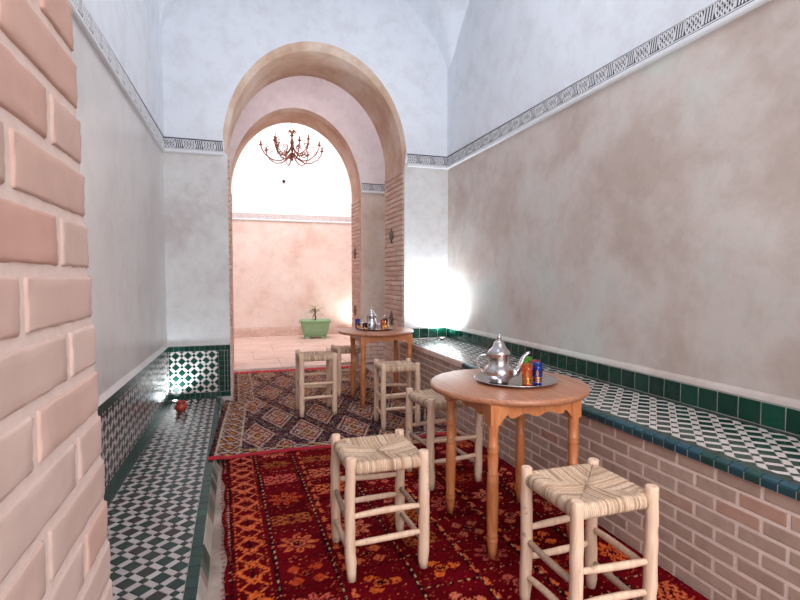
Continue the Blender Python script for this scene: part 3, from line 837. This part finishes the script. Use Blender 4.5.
X = RX0+u+(-.018-.028*(v-1.9))*(1-u/1.72)+np.where(u < .02, .006*np.sin(v*9)+.005*np.sin(v*23), 0); Z = .011+.0022*rng.random(u.shape)+.0015*np.sin(v*6+u*4)
Z = np.where(v > 3.5, np.minimum(Z, .0115), Z)
RL = ((RX0+RX1)/2, (RY0+RY1)/2, 0)
me = knot_grid('pile', X, v, Z, np.clip(C, 0, 1), 'rug', None, RL, .0105)
red_rug = thing('red_rug', 'deep red wool rug with orange star medallions under the two nearest stools', 'rug', RL)
link('pile', me, red_rug)
m = MB(); rn = random.Random(6)
for i in range(70):
    y = RY0+.02+i*(3.5-RY0)/70; sk_ = -.018-.028*(y-1.9)
    m.tube([(RX0+sk_+.002-RL[0], y-RL[1], .007), (RX0+sk_-.010-rn.uniform(0, .008)-RL[0], y+rn.uniform(-.01, .01)-RL[1], .004)], .0022, 4)
obj('selvedge', m, 'rug_edge', red_rug, kind='stuff')

# flat-woven rug at the back, laid partly over the red one and the step
TX1 = 1.69; TY0, TY1 = 3.55, 6.66
def left_edge(v): return np.where(v < 5.15, -.185+(v-3.55)*.045, -.036)
nx_, ny_ = 250, 440
s_, v = np.meshgrid(np.linspace(0, 1, nx_), np.linspace(TY0, TY1, ny_))
sm_ = np.clip((v-5.03)/.15, 0, 1); sm_ = sm_*sm_*(3-2*sm_)
xl = (-.185+(v-3.55)*.05)*(1-sm_)+(-.036)*sm_
xr = TX1+0*v
sm2 = np.clip((v-5.0)/.2, 0, 1)
xr = TX1-.02*sm2
v2 = v-(s_*.12*np.clip((TY0+.5-v)/.5, 0, 1))*0
X = xl+(xr-xl)*s_
u = X+.2
C = np.empty(u.shape+(3,)); C[:] = S(120, 34, 44)
pal = [S(202, 180, 166), S(112, 26, 42), S(44, 34, 50), S(190, 142, 54), S(196, 178, 166), S(150, 40, 44), S(60, 40, 90), S(206, 112, 60), S(64, 78, 54)]
A_, B_ = .235, .40          # half-size of the large lozenges
def lozenge(uo, vo, A_, B_):
    a_ = np.abs(((u-uo)/A_+1) % 2-1); b_ = np.abs(((v-vo)/B_+1) % 2-1); return a_+b_
big = lozenge(.34, 3.98, .19, .50)
sml = lozenge(.34, 3.98, .0475, .10)
ring = (sml*3.0).astype(int)
cell = ((np.floor((u-.34)/.095+.5)+2*np.floor((v-3.98)/.2+.5)).astype(int)) % 4
pal2 = {0: [pal[3], pal[1], pal[0]], 1: [pal[0], pal[5], pal[4]], 2: [pal[7], pal[0], pal[1]], 3: [pal[0], pal[6], pal[4]]}
for c_ in range(4):
    for r_ in range(3):
        mk = (cell == c_) & ((ring % 3) == r_); C[mk] = pal2[c_][r_]
edge = np.abs(big-1)
C[edge < .32] = S(38, 30, 40)
mk = (edge < .12); tri = ((u*60).astype(int)+(v*40).astype(int)) % 3
C[mk & (tri == 0)] = S(66, 74, 52); C[mk & (tri == 1)] = S(80, 40, 84)
mk = (edge > .28) & (edge < .36); C[mk] = pal[0]
C[(edge > .38) & (edge < .46)] = S(120, 26, 44)
# left border between two pale lines
bd = X-xl
C[bd < .19] = S(60, 40, 46)
z_ = lozenge(.0, 4.0, .03, .04)
r_ = ((np.abs(((bd-.115)/.075)) + np.abs(((v/.085+1) % 2-1)))*2.6).astype(int) % 4
for k, c_ in enumerate((pal[3], S(120, 28, 44), pal[0], S(44, 60, 60))):
    C[(bd > .045) & (bd < .185) & (r_ == k)] = c_
C[((np.abs(bd-.042) < .007) | (np.abs(bd-.188) < .007))] = S(206, 190, 178)
C[bd < .03] = S(30, 22, 28)
C = C*.92+S(150, 70, 80)*.08
st = (v > 3.55) & (v < 3.64) & (bd > .19); q = ((u*22).astype(int)+(v*30).astype(int)) % 5
for k in range(5): C[st & (q == k)] = (pal[2], pal[0], pal[2], pal[3], pal[0])[k]
# further back the weave is busier
far = np.clip((v-4.35)/.5, 0, 1)
rn2 = rng.random(u.shape)
blk = np.repeat(np.repeat(rng.integers(0, 9, (ny_//2+1, nx_//3+1)), 2, 0), 3, 1)[:ny_, :nx_]
P9 = np.array(pal)
mk = rn2 < .24+.28*far; C[mk] = P9[blk[mk]]
C *= (.72+.38*rng.random(u.shape))[..., None]
step_h = np.clip((-.03-X)/.10, 0, 1)*np.clip((5.19-v)/.02, 0, 1)
under = np.clip((3.80-v)/.06, 0, 1)*np.clip((X-(-.06))/.03, 0, 1)
Z = .009+np.maximum(step_h*(STEP+.003), under*.013)+.0014*rng.random(u.shape)+.003*np.exp(-((v-3.58)/.03)**2)
drp = np.clip((-.03-X)/.10, 0, 1)*np.clip((4.2-v)/.6, 0, 1)*.13
Yv = v-drp+np.where(v < 4.2, (.014*np.sin(X*5))*(4.2-v)/.65, 0)
KL = (.75, 5.1, 0)
me = knot_grid('weave', X, Yv, Z, np.clip(C, 0, 1), 'rug', None, KL, .007)
kilim = thing('patterned_rug', 'multicoloured flat-woven rug with lozenges and a bright red hem under the far table', 'rug', KL)
link('weave', me, kilim)
# red hem (near) and red fringe (far)
m = MB()
N = 60; path = []
def hz(x, y): 
    s__ = min(1, max(0, (-.03-x)/.10))*(STEP+.003); un = min(1, max(0, (x+.06)/.03))*.013
    return .010+max(s__, un)
vs = []
for i in range(N+1):
    x = -.187+(TX1+.187)*i/N; yb_ = TY0+.014*math.sin(x*5)-.13*min(1, max(0, (-.03-x)/.10))
    w_ = .038+.006*math.sin(i*1.3)
    z = hz(x, yb_)
    for (dy, dz) in ((.004, .001), (-.008, .006), (-w_*.7, .005), (-w_, -.004), (-w_, -.008)): vs.append((x-KL[0], yb_+dy-KL[1], max(z+dz, .002)))
m.add(vs, [(5*i+k, 5*i+5+k, 5*i+6+k, 5*i+1+k) for i in range(N) for k in range(4)], True)
obj('red_hem', m, 'rug_edge', kilim, label='bright red cloth hem')
m = MB(); rn = random.Random(3)
m.box(-.03-KL[0], TX1-.03-KL[0], TY1-KL[1]-.005, TY1-KL[1]+.02, .002, .013)
for i in range(190):
    x = -.02+1.68*i/190-KL[0]; y = TY1-KL[1]+.015
    dx_ = rn.uniform(-.015, .015); L = rn.uniform(.04, .085)
    m.tube([(x, y, .008), (x+dx_, y+L*.5, .022), (x+dx_*2, y+L, .006)], [.007, .006, .003], 4)
obj('fringe', m, 'fringe', kilim, kind='stuff')

# ------------------------------------------------------------------ stools
def rush_seat(w_, d_, sag, seed):
    """woven seat, corners open for the legs; centred, top near z=0"""
    N = 84; rg = np.random.default_rng(seed)
    a = np.linspace(-1, 1, N)
    # radial parametrisation: rows from centre out over the rail and down
    V = []; Cc = []
    K = 26; side = 132
    strands = rg.random((4, 60))
    ring_pts = []
    for s_ in range(4):
        for i in range(side): ring_pts.append((s_, -1+2*i/side))
    n = len(ring_pts)
    prof_r = [i/K for i in range(K+1)]
    rows = []
    straw = [S(232, 198, 170), S(218, 182, 154), S(240, 210, 184), S(188, 152, 126)]
    ext = [(1.0, 0.0), (1.06, -.003), (1.10, -.010), (1.125, -.022), (1.12, -.036), (1.08, -.046), (.95, -.048)]
    allr = [(r, None) for r in prof_r[:-1]]+[(r, z) for r, z in ext]
    for (r, z) in allr:
        for s_, t in ring_pts:
            x, y = [(t, -1), (1, t), (-t, 1), (-1, -t)][s_]
            x *= r; y *= r
            # strand runs perpendicular to the rail: its index is the position along the rail
            tt = t*r
            sid = int((tt+1.1)/2.2*44); ph = ((tt+1.1)/2.2*44) % 1
            rip = abs(math.sin(ph*PI))*.0032
            # corner: pull in so the posts stay free
            cn = max(0, (abs(t)-.80)/.20) if r > .85 else 0
            kx = 1-.10*cn*(1 if r > .85 else 0); 
            zz_ = (-sag*(1-r**2)+rip-.004*(1 if abs(abs(t)-1) < .03 else 0)) if z is None else z+rip*.6
            if z is not None:
                ex = rip*.8/w_
                if s_ in (0, 2): y *= 1+ex
                else: x *= 1+ex
            V.append((x*w_/2*kx, y*d_/2*kx, zz_+rg.normal()*.0006))
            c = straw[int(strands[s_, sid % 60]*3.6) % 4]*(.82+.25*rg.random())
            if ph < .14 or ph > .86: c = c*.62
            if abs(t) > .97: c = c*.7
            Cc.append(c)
    F = []
    for j in range(len(allr)-1):
        for i in range(n):
            i2 = (i+1) % n; F.append((j*n+i, j*n+i2, (j+1)*n+i2, (j+1)*n+i))
    me = bpy.data.meshes.new('woven_seat'); me.from_pydata(V, [], F)
    me.polygons.foreach_set('use_smooth', [True]*len(F)); me.materials.append(M['rush'])
    set_cols(me, np.concatenate([np.array(Cc), np.ones((len(Cc), 1))], 1)); me.update()
    return me
def stool(label, cx, cy, rz, w_, d_, h, seed, grp='peeled wood stools with woven rush seats'):
    t = thing('rush_stool', label, 'stool', (cx, cy, FZ(cx, cy)), rz, grp)
    rn = random.Random(seed); h = h-FZ(cx, cy)
    legs = []
    for sx, sy in ((-1, -1), (1, -1), (1, 1), (-1, 1)):
        x, y = sx*w_/2, sy*d_/2; bx_, by_ = rn.uniform(-.006, .006), rn.uniform(-.006, .006)
        N = 14; path = []; rad = []
        hh = h+rn.uniform(-.006, .006); r0 = rn.uniform(.0225, .0245)
        for i in range(N+1):
            f = i/N; path.append((x+bx_*math.sin(f*PI)*1.2+.0015*rn.uniform(-1, 1), y+by_*math.sin(f*PI)*1.2+.0015*rn.uniform(-1, 1), f*(hh-.004)))
            rad.append(r0*(.80+.20*min(1, f*7))*(1+.03*rn.uniform(-1, 1))*(1.0-.08*f))
        path.append((path[-1][0], path[-1][1], hh)); rad.append(rad[-1]*.82)
        m = MB().tube(path, rad, 12); obj('leg', m, 'wood_pale', t)
        legs.append((x+bx_*.8, y+by_*.8))
    lv = {0: (.155*h/.5, .265*h/.5), 1: (.10*h/.5, .225*h/.5), 2: (.175*h/.5, .285*h/.5), 3: (.11*h/.5, .235*h/.5)}
    for s_ in range(4):
        a, b = legs[s_], legs[(s_+1) % 4]
        for z in lv[s_]:
            za, zb = z+rn.uniform(-.010, .010), z+rn.uniform(-.010, .010)
            pts = []; rad = []
            mx, mz = rn.uniform(-.004, .004), rn.uniform(-.005, .005)
            for i in range(9):
                f = i/8; pts.append((a[0]+(b[0]-a[0])*f+mx*math.sin(f*PI), a[1]+(b[1]-a[1])*f+mx*math.sin(f*PI), za+(zb-za)*f+mz*math.sin(f*PI)))
                rad.append((.0080+.0040*math.sin(f*PI)**.6)*(1+.05*rn.uniform(-1, 1)))
            obj('stretcher', MB().tube(pts, rad, 10, up=(0, 0, 1), ecc=1.15), 'wood_grey' if (s_ in (3, 1) and rn.random() < .5) else 'wood_pale', t)
    # seat rails under the weave
    for s_ in range(4):
        a, b = legs[s_], legs[(s_+1) % 4]
        obj('seat_rail', MB().tube([(a[0], a[1], h-.040), (b[0], b[1], h-.040)], .008, 8), 'wood_pale', t)
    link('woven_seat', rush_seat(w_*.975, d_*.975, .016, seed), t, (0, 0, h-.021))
    return t
def FZ(x, y):
    return .0125 if (y > 3.5 and x > -.03) and y > 3.84 else .0145 if y < 3.5 else .024
FZ = lambda x, y: .0128 if y < 3.5 else .0105
stool('pale stool with woven seat nearest the camera on the left, alone on the red rug', .580, 2.086, 0, .308, .318, .510, 1)
stool('stool with coarse woven seat in front of the brick bench, lower right corner', 1.166, 1.447, .0, .299, .290, .530, 2)
stool('shadowed stool half hidden behind the left side of the nearer table', 1.195, 2.80, .092, .316, .302, .540, 3)
stool('stool standing between the two round tables with its front legs on the patterned rug', 1.260, 3.943, -.04, .285, .266, .538, 4)
stool('stool left of the far table, standing clear on the patterned rug', 0.678, 4.537, .0, .29, .285, .565, 5)
stool('stool tucked behind the left side of the far table under the archway', 1.125, 5.20, .05, .27, .27, .515, 6)

# ------------------------------------------------------------------ tables
def table(label, cx, cy, lx, ly, R_, H, off, rz, grp='turned-leg round wooden tables'):
    fz = FZ(cx, cy)
    t = thing('round_table', label, 'table', (cx, cy, fz), rz, grp); H = H-fz
    m = MB(); n = 72
    m.lathe([(0, H-.026), (R_-.006, H-.026), (R_-.002, H-.022), (R_, H-.014), (R_-.001, H-.007), (R_-.006, H-.001), (R_-.012, H), (0, H)], n, (off[0], off[1], 0), True)
    obj('table_top', m, 'wood_top', t)
    ht = H-.026; ah = .085
    for sx in (-1, 1):
        for sy in (-1, 1):
            x, y = sx*lx/2, sy*ly/2
            m = MB(); m.box(x-.024, x+.024, y-.024, y+.024, ht-ah-.004, ht)
            top_ = ht-ah-.004
            prof = [(.0, 0), (.014, 0), (.019, .045), (.0235, .075), (.025, .082), (.0185, .088), (.025, .095), (.0215, .102), (.024, .16), (.025, .25), (.0235, .32),
                    (.0235, .345), (.0215, .350), (.0250, .356), (.0205, .362), (.0235, .42), (.0215, .445), (.0265, .452), (.0195, .459), (.0265, .467), (.0205, .475), (.022, .53), (.024, .545), (.0235, .56)]
            k = top_/.56
            m.lathe([(r*1.02, z*k) for r, z in prof], 20, (x, y, 0), True)
            obj('leg', m, 'wood_orange', t)
    def apron(x0, y0, x1, y1):
        L = math.hypot(x1-x0, y1-y0); ux, uy = (x1-x0)/L, (y1-y0)/L; N = 40; vs = []
        th = .009
        for i in range(N+1):
            f = i/N; e = abs(f-.5)*2     # scalloped lower edge
            d = ah*(.66+.10*math.cos(e*PI*3.0)) if e < .80 else ah*(.56+.44*((e-.80)/.20)**1.5)
            d = min(d, ah)
            for o_ in (-th, th):
                vs += [(x0+ux*L*f-uy*o_, y0+uy*L*f+ux*o_, ht-d), (x0+ux*L*f-uy*o_, y0+uy*L*f+ux*o_, ht-.0005)]
        fs = []
        for i in range(N):
            a = 4*i; fs += [(a, a+4, a+5, a+1), (a+2, a+3, a+7, a+6), (a, a+2, a+6, a+4)]
        return MB().add(vs, fs)
    o_ = .012
    hx, hy = lx/2, ly/2
    for (x0, y0, x1, y1) in ((-hx+.024, -hy-o_, hx-.024, -hy-o_), (hx+o_, -hy+.024, hx+o_, hy-.024), (hx-.024, hy+o_, -hx+.024, hy+o_), (-hx-o_, hy-.024, -hx-o_, -hy+.024)):
        obj('apron', apron(x0, y0, x1, y1), 'wood_orange', t)
    return t
TZ1 = TZ2 = .715
table('nearer round wooden table with turned legs, on the red rug beside the brick bench', 1.248, 2.118, .41, .445, .385, TZ1, (.025, .055), 0)
table('farther round wooden table with turned legs, on the patterned rug before the archway', 1.35, 4.745, .46, .43, .375, TZ2, (-.03, .05), 0)

# ------------------------------------------------------------------ tea things
def tray(label, x, y, z, r):
    m = MB().lathe([(0, .0), (r*.80, .0), (r*.86, .003), (r*.97, .011), (r, .013), (r*.995, .0155), (r*.96, .0135), (r*.85, .0055), (r*.78, .0025), (0, .0025)], 64)
    return obj('serving_tray', m, 'tray', None, (x, y, z+.0005), label=label, category='tray', group='round metal trays')
def teapot(label, x, y, z, rz, s=1.0):
    t = thing('teapot', label, 'teapot', (x, y, z), rz, 'silver teapots'); t.scale = (1.27*s, 1.27*s, 1.11*s); k = 1.0
    body = [(0, .0), (.036, .0), (.040, .004), (.042, .010), (.050, .020), (.0565, .034), (.058, .048), (.0545, .060), (.047, .070), (.0415, .078), (.0395, .088), (.0395, .110), (.041, .120), (.044, .126), (.0435, .129), (.040, .130)]
    obj('body', MB().lathe([(r*k, zz_*k) for r, zz_ in body], 40), 'steel', t)
    lid = [(.0425, .1295), (.0425, .133), (.038, .140), (.030, .149), (.0245, .158), (.021, .168), (.018, .178), (.012, .184), (.0, .186)]
    l_ = obj('lid', MB().lathe([(r*k, zz_*k) for r, zz_ in lid], 36), 'steel', t)
    kn = [(.004, .184), (.0045, .188), (.0085, .194), (.0095, .199), (.007, .204), (.0035, .207), (.0045, .211), (.0, .216)]
    obj('knob', MB().lathe([(r*k, zz_*k) for r, zz_ in kn], 20), 'steel', l_)
    sp = [(.046, .034), (.066, .038), (.082, .058), (.088, .084), (.098, .112), (.112, .126), (.122, .130)]
    m = MB().tube([(a*k, 0, b*k) for a, b in sp], [q*k for q in (.017, .016, .0125, .009, .0075, .007, .006)], 14, up=(0, 1, 0)); obj('spout', m, 'steel', t)
    hd = [(-.038, .118), (-.056, .122), (-.074, .118), (-.086, .104), (-.088, .084), (-.078, .064), (-.064, .046), (-.054, .036)]
    m = MB().tube([(a*k, 0, b*k) for a, b in hd], .0036*k, 8); obj('handle', m, 'steel', t)
    return t
def glass(label, x, y, z, mat, grp='coloured tea glasses', r=.027, h=.098):
    t = thing('tea_glass', label, 'glass', (x, y, z), 0, grp)
    prof = [(0, 0), (r*.80, 0), (r*.84, .004), (r*.86, h*.3), (r*.92, h*.7), (r, h), (r*.94, h), (r*.86, h*.7), (r*.79, h*.3), (r*.74, .010), (0, .009)]
    obj('vessel', MB().lathe(prof, 28), mat, t)
    m = MB()
    for zf in (.08, .16, .24, .30): m.lathe([(r*.862+.0005, h*zf), (r*.875+.0008, h*zf+.0022), (r*.867+.0005, h*zf+.0045)], 28)
    for k in range(5):      # gilt leaf shapes around the wall
        a = 2*PI*k/5+.4; rr = r*.905+.001; N = 7; vs = []
        for i in range(N):
            f = i/(N-1); wd = .0052*math.sin(f*PI)+.0004; zz_ = h*(.30+.45*f)
            rr_ = r*(.86+.06*f)+.0014
            for s_ in (-1, 1):
                aa = a+s_*wd/rr; vs.append((rr_*math.cos(aa), rr_*math.sin(aa), zz_))
        m.add(vs, [(2*i, 2*i+1, 2*i+3, 2*i+2) for i in range(N-1)])
    obj('gilt_pattern', m, 'gold', t)
    return t
zt1 = TZ1+.0008; tb = .0032
tray('round steel tray holding the big teapot and four glasses on the nearer table', 1.322, 2.180, zt1, .205)
teapot('large silver teapot with domed lid on the nearer table', 1.226, 2.175, zt1+tb, -.28)
glass('orange tea glass with gilt pattern, front left of the four on the nearer tray', 1.322, 2.075, zt1+tb, 'gl_orange')
glass('blue tea glass with gilt pattern, front right of the four on the nearer tray', 1.384, 2.083, zt1+tb, 'gl_blue')
glass('lime green tea glass behind the orange one on the nearer tray', 1.405, 2.210, zt1+tb, 'gl_green', h=.108)
glass('pink tea glass behind the blue one on the nearer tray', 1.420, 2.165, zt1+tb, 'gl_pink')
tray('round dark-looking steel tray on the farther table', 1.332, 4.83, TZ2+.0008, .185)
teapot('smaller silver teapot on the farther table', 1.290, 4.86, zt1+tb, -.35, .95)
glass('blue tea glass left of the teapot on the farther table', 1.160, 4.915, zt1+tb, 'gl_blue')
glass('orange tea glass right of the teapot on the farther table', 1.385, 4.77, zt1+tb, 'gl_orange')
glass('clear-grey tea glass in front of the far teapot handle, left side of the far tray', 1.20, 4.76, zt1+tb, 'gl_dark', h=.07)
glass('dark tea glass at the right end of the farther tray', 1.445, 4.87, zt1+tb, 'gl_dark')

# ------------------------------------------------------------------ small red pot on the step
m = MB().lathe([(0, 0), (.030, 0), (.034, .004), (.047, .022), (.052, .040), (.048, .056), (.036, .066), (.033, .072), (.038, .080), (.044, .088), (.042, .090), (.034, .082), (.028, .072), (.030, .060), (0, .03)], 32)
obj('clay_pot', m, 'clay', None, (-.472, 4.71, STEP+.0012), label='small red glazed clay pot standing on the tiled step near the back wall', category='pot')

# ------------------------------------------------------------------ planter
pl = thing('potted_plant', 'green footed rectangular planter with a small spiky plant against the courtyard wall', 'plant', (1.53, 10.25, 0), -.12)
def loft(m, rects):
    vs = []
    n = 24
    for hx, hy, z in rects:
        for k in range(n):
            a = 2*PI*k/n; c_, s_ = math.cos(a), math.sin(a); e = .35
            vs.append((hx*math.copysign(abs(c_)**e, c_), hy*math.copysign(abs(s_)**e, s_), z))
    m.add(vs, [(i*n+k, i*n+(k+1) % n, (i+1)*n+(k+1) % n, (i+1)*n+k) for i in range(len(rects)-1) for k in range(n)], True)
    m.f.append(tuple(len(m.v)-n+k for k in range(n))); m.mi.append(m.cur); m.sm.append(False)
m = MB(); loft(m, [(.0, .0, .045), (.20, .13, .045), (.235, .155, .07), (.27, .18, .17), (.29, .19, .30), (.30, .20, .33), (.325, .22, .345), (.325, .22, .375), (.31, .205, .38), (.29, .185, .372), (.285, .18, .335)])
obj('planter', m, 'pot', pl)
for sx in (-1, 1):
    for sy in (-1, 1):
        m = MB(); loft(m, [(.045, .035, 0), (.05, .04, .015), (.065, .045, .05)]); obj('foot', m, 'pot', pl, (sx*.165, sy*.10, 0))
obj('soil', MB().lathe([(0, 0), (.17, 0), (.175, -.01)], 20, (0, 0, 0)), 'soil', pl, (0, 0, .345))
obj('stem', MB().tube([(0, 0, .33), (.01, 0, .42), (-.005, .01, .52), (.01, 0, .60)], [.018, .015, .013, .01], 8), 'bark', pl)
rn = random.Random(14)
for i in range(26):
    a = rn.uniform(0, 2*PI); el = rn.uniform(.1, 1.3); L = rn.uniform(.16, .27); z0_ = rn.uniform(.47, .60); wd = .012
    vs = []; N = 6
    for k in range(N+1):
        f = k/N; r_ = L*f*math.cos(el*(1-f*.2)); z = z0_+L*math.sin(el)*f-.16*f*f*(1-el/1.6)
        ww = wd*math.sin(PI*min(1, .15+f*.85))+.0008
        x, y = r_*math.cos(a), r_*math.sin(a)
        vs += [(x-ww*math.sin(a), y+ww*math.cos(a), z), (x, y, z-.003), (x+ww*math.sin(a), y-ww*math.cos(a), z)]
    m = MB().add(vs, [(3*k+j, 3*k+3+j, 3*k+4+j, 3*k+1+j) for k in range(N) for j in range(2)], True)
    obj('leaf', m, 'leaf_y' if rn.random() < .35 else 'leaf', pl)

# ------------------------------------------------------------------ chandelier
CX, CY, CZ = .90, 8.4, 3.30
ch = thing('chandelier', 'copper-coloured chandelier with curling arms hanging beyond the archway', 'chandelier', (CX, CY, CZ))
st_ = [(0, -.16), (.012, -.155), (.02, -.13), (.012, -.11), (.03, -.08), (.035, -.055), (.015, -.03), (.018, 0), (.028, .03), (.018, .06), (.022, .10), (.034, .13), (.03, .16), (.012, .19), (.010, .24), (.03, .30), (.055, .33), (.02, .35), (.008, .37), (.008, .42), (0, .42)]
obj('stem', MB().lathe(st_, 16), 'brass', ch)
obj('chain', MB().tube([(0, 0, .42), (0, 0, 4.88-CZ)], .007, 6), 'brass', ch)
obj('ceiling_rose', MB().lathe([(0, 4.83-CZ), (.05, 4.84-CZ), (.07, 4.88-CZ), (0, 4.885-CZ)], 16), 'brass', ch)
cr = MB()
for k in range(8):
    a = 2*PI*k/8; cr.tube([(.01*math.cos(a), .01*math.sin(a), .32), (.075*math.cos(a), .075*math.sin(a), .30), (.10*math.cos(a), .10*math.sin(a), .335)], [.006, .007, .002], 5)
obj('crown', cr, 'brass', ch)
nm = 10
armp = [(.02, -.04), (.08, -.12), (.17, -.175), (.27, -.170), (.37, -.10), (.42, -.01), (.43, .04)]
ring = MB().tube([(.50*math.cos(2*PI*k/48), .50*math.sin(2*PI*k/48), .06) for k in range(49)], .0035, 5, cap=False); 
def arm_mesh(L):
    m = MB(); k = L/.43
    m.tube([(r*k, 0, z) for r, z in armp], [.013, .012, .011, .010, .010, .010, .011], 7)
    sc1 = [(.16*k+.055*math.cos(t*.7)*(1-t*.09), 0, -.07+.055*math.sin(t*.7)*(1-t*.09)) for t in range(0, 9)]
    m.tube(sc1, .008, 6)
    sc2 = [(.33*k+.035*math.cos(-t*.8+2)*(1-t*.1), 0, .0+.035*math.sin(-t*.8+2)*(1-t*.1)) for t in range(0, 7)]
    m.tube(sc2, .007, 6); return m.mesh('arm', 'brass')
a1 = arm_mesh(.50); a2 = arm_mesh(.30)
def cup(L):
    m = MB(); m.lathe([(.006, .03), (.032, .045), (.036, .052), (.012, .056), (.014, .062), (.013, .115), (0, .115)], 10, (L, 0, 0)); 
    return m.mesh('candle_cup', 'brass')
def bulb(L): return MB().lathe([(0, .112), (.009, .118), (.012, .132), (.006, .150), (0, .158)], 8, (L, 0, 0)).mesh('bulb', 'candle')
c1, b1, c2, b2 = cup(.50), bulb(.50), cup(.30), bulb(.30)
for k in range(8):
    ar = link('arm', a1, ch, (0, 0, 0), (0, 0, 2*PI*k/8+.12)); link('candle_cup', c1, ar); link('bulb', b1, ar)
for k in range(6):
    ar = link('arm', a2, ch, (0, 0, .12), (0, 0, 2*PI*k/6+.4)); link('candle_cup', c2, ar); link('bulb', b2, ar)
obj('arm_ring', ring, 'brass', ch)
# small dark hook high on the courtyard wall
m = MB().lathe([(0, 0), (.028, 0), (.034, .012), (.030, .03), (0, .038)], 14); 
obj('wall_sensor', m, 'dark_metal', None, (.99, YC+.008, 3.27), (PI/2, 0, 0), label='small dark round fitting high on the white courtyard wall below the chandelier', category='sensor')

# ------------------------------------------------------------------ small uplight fittings
def fitting(label, x, y, z):
    t = thing('corner_uplight', label, 'lamp', (x, y, z), 0)
    obj('housing', MB().lathe([(0, 0), (.030, 0), (.034, .008), (.034, .020), (.028, .022), (.026, .014), (0, .014)], 20), 'steel', t)
    obj('lens', MB().lathe([(.0255, .0150), (.015, .0185), (0, .019)], 20), 'lens', t)
fitting('small glowing uplight in the corner of the bench seat by the archway', 2.13, 5.03, SEAT)
fitting('small glowing uplight in the back corner of the tiled step', -.56, 5.08, STEP)
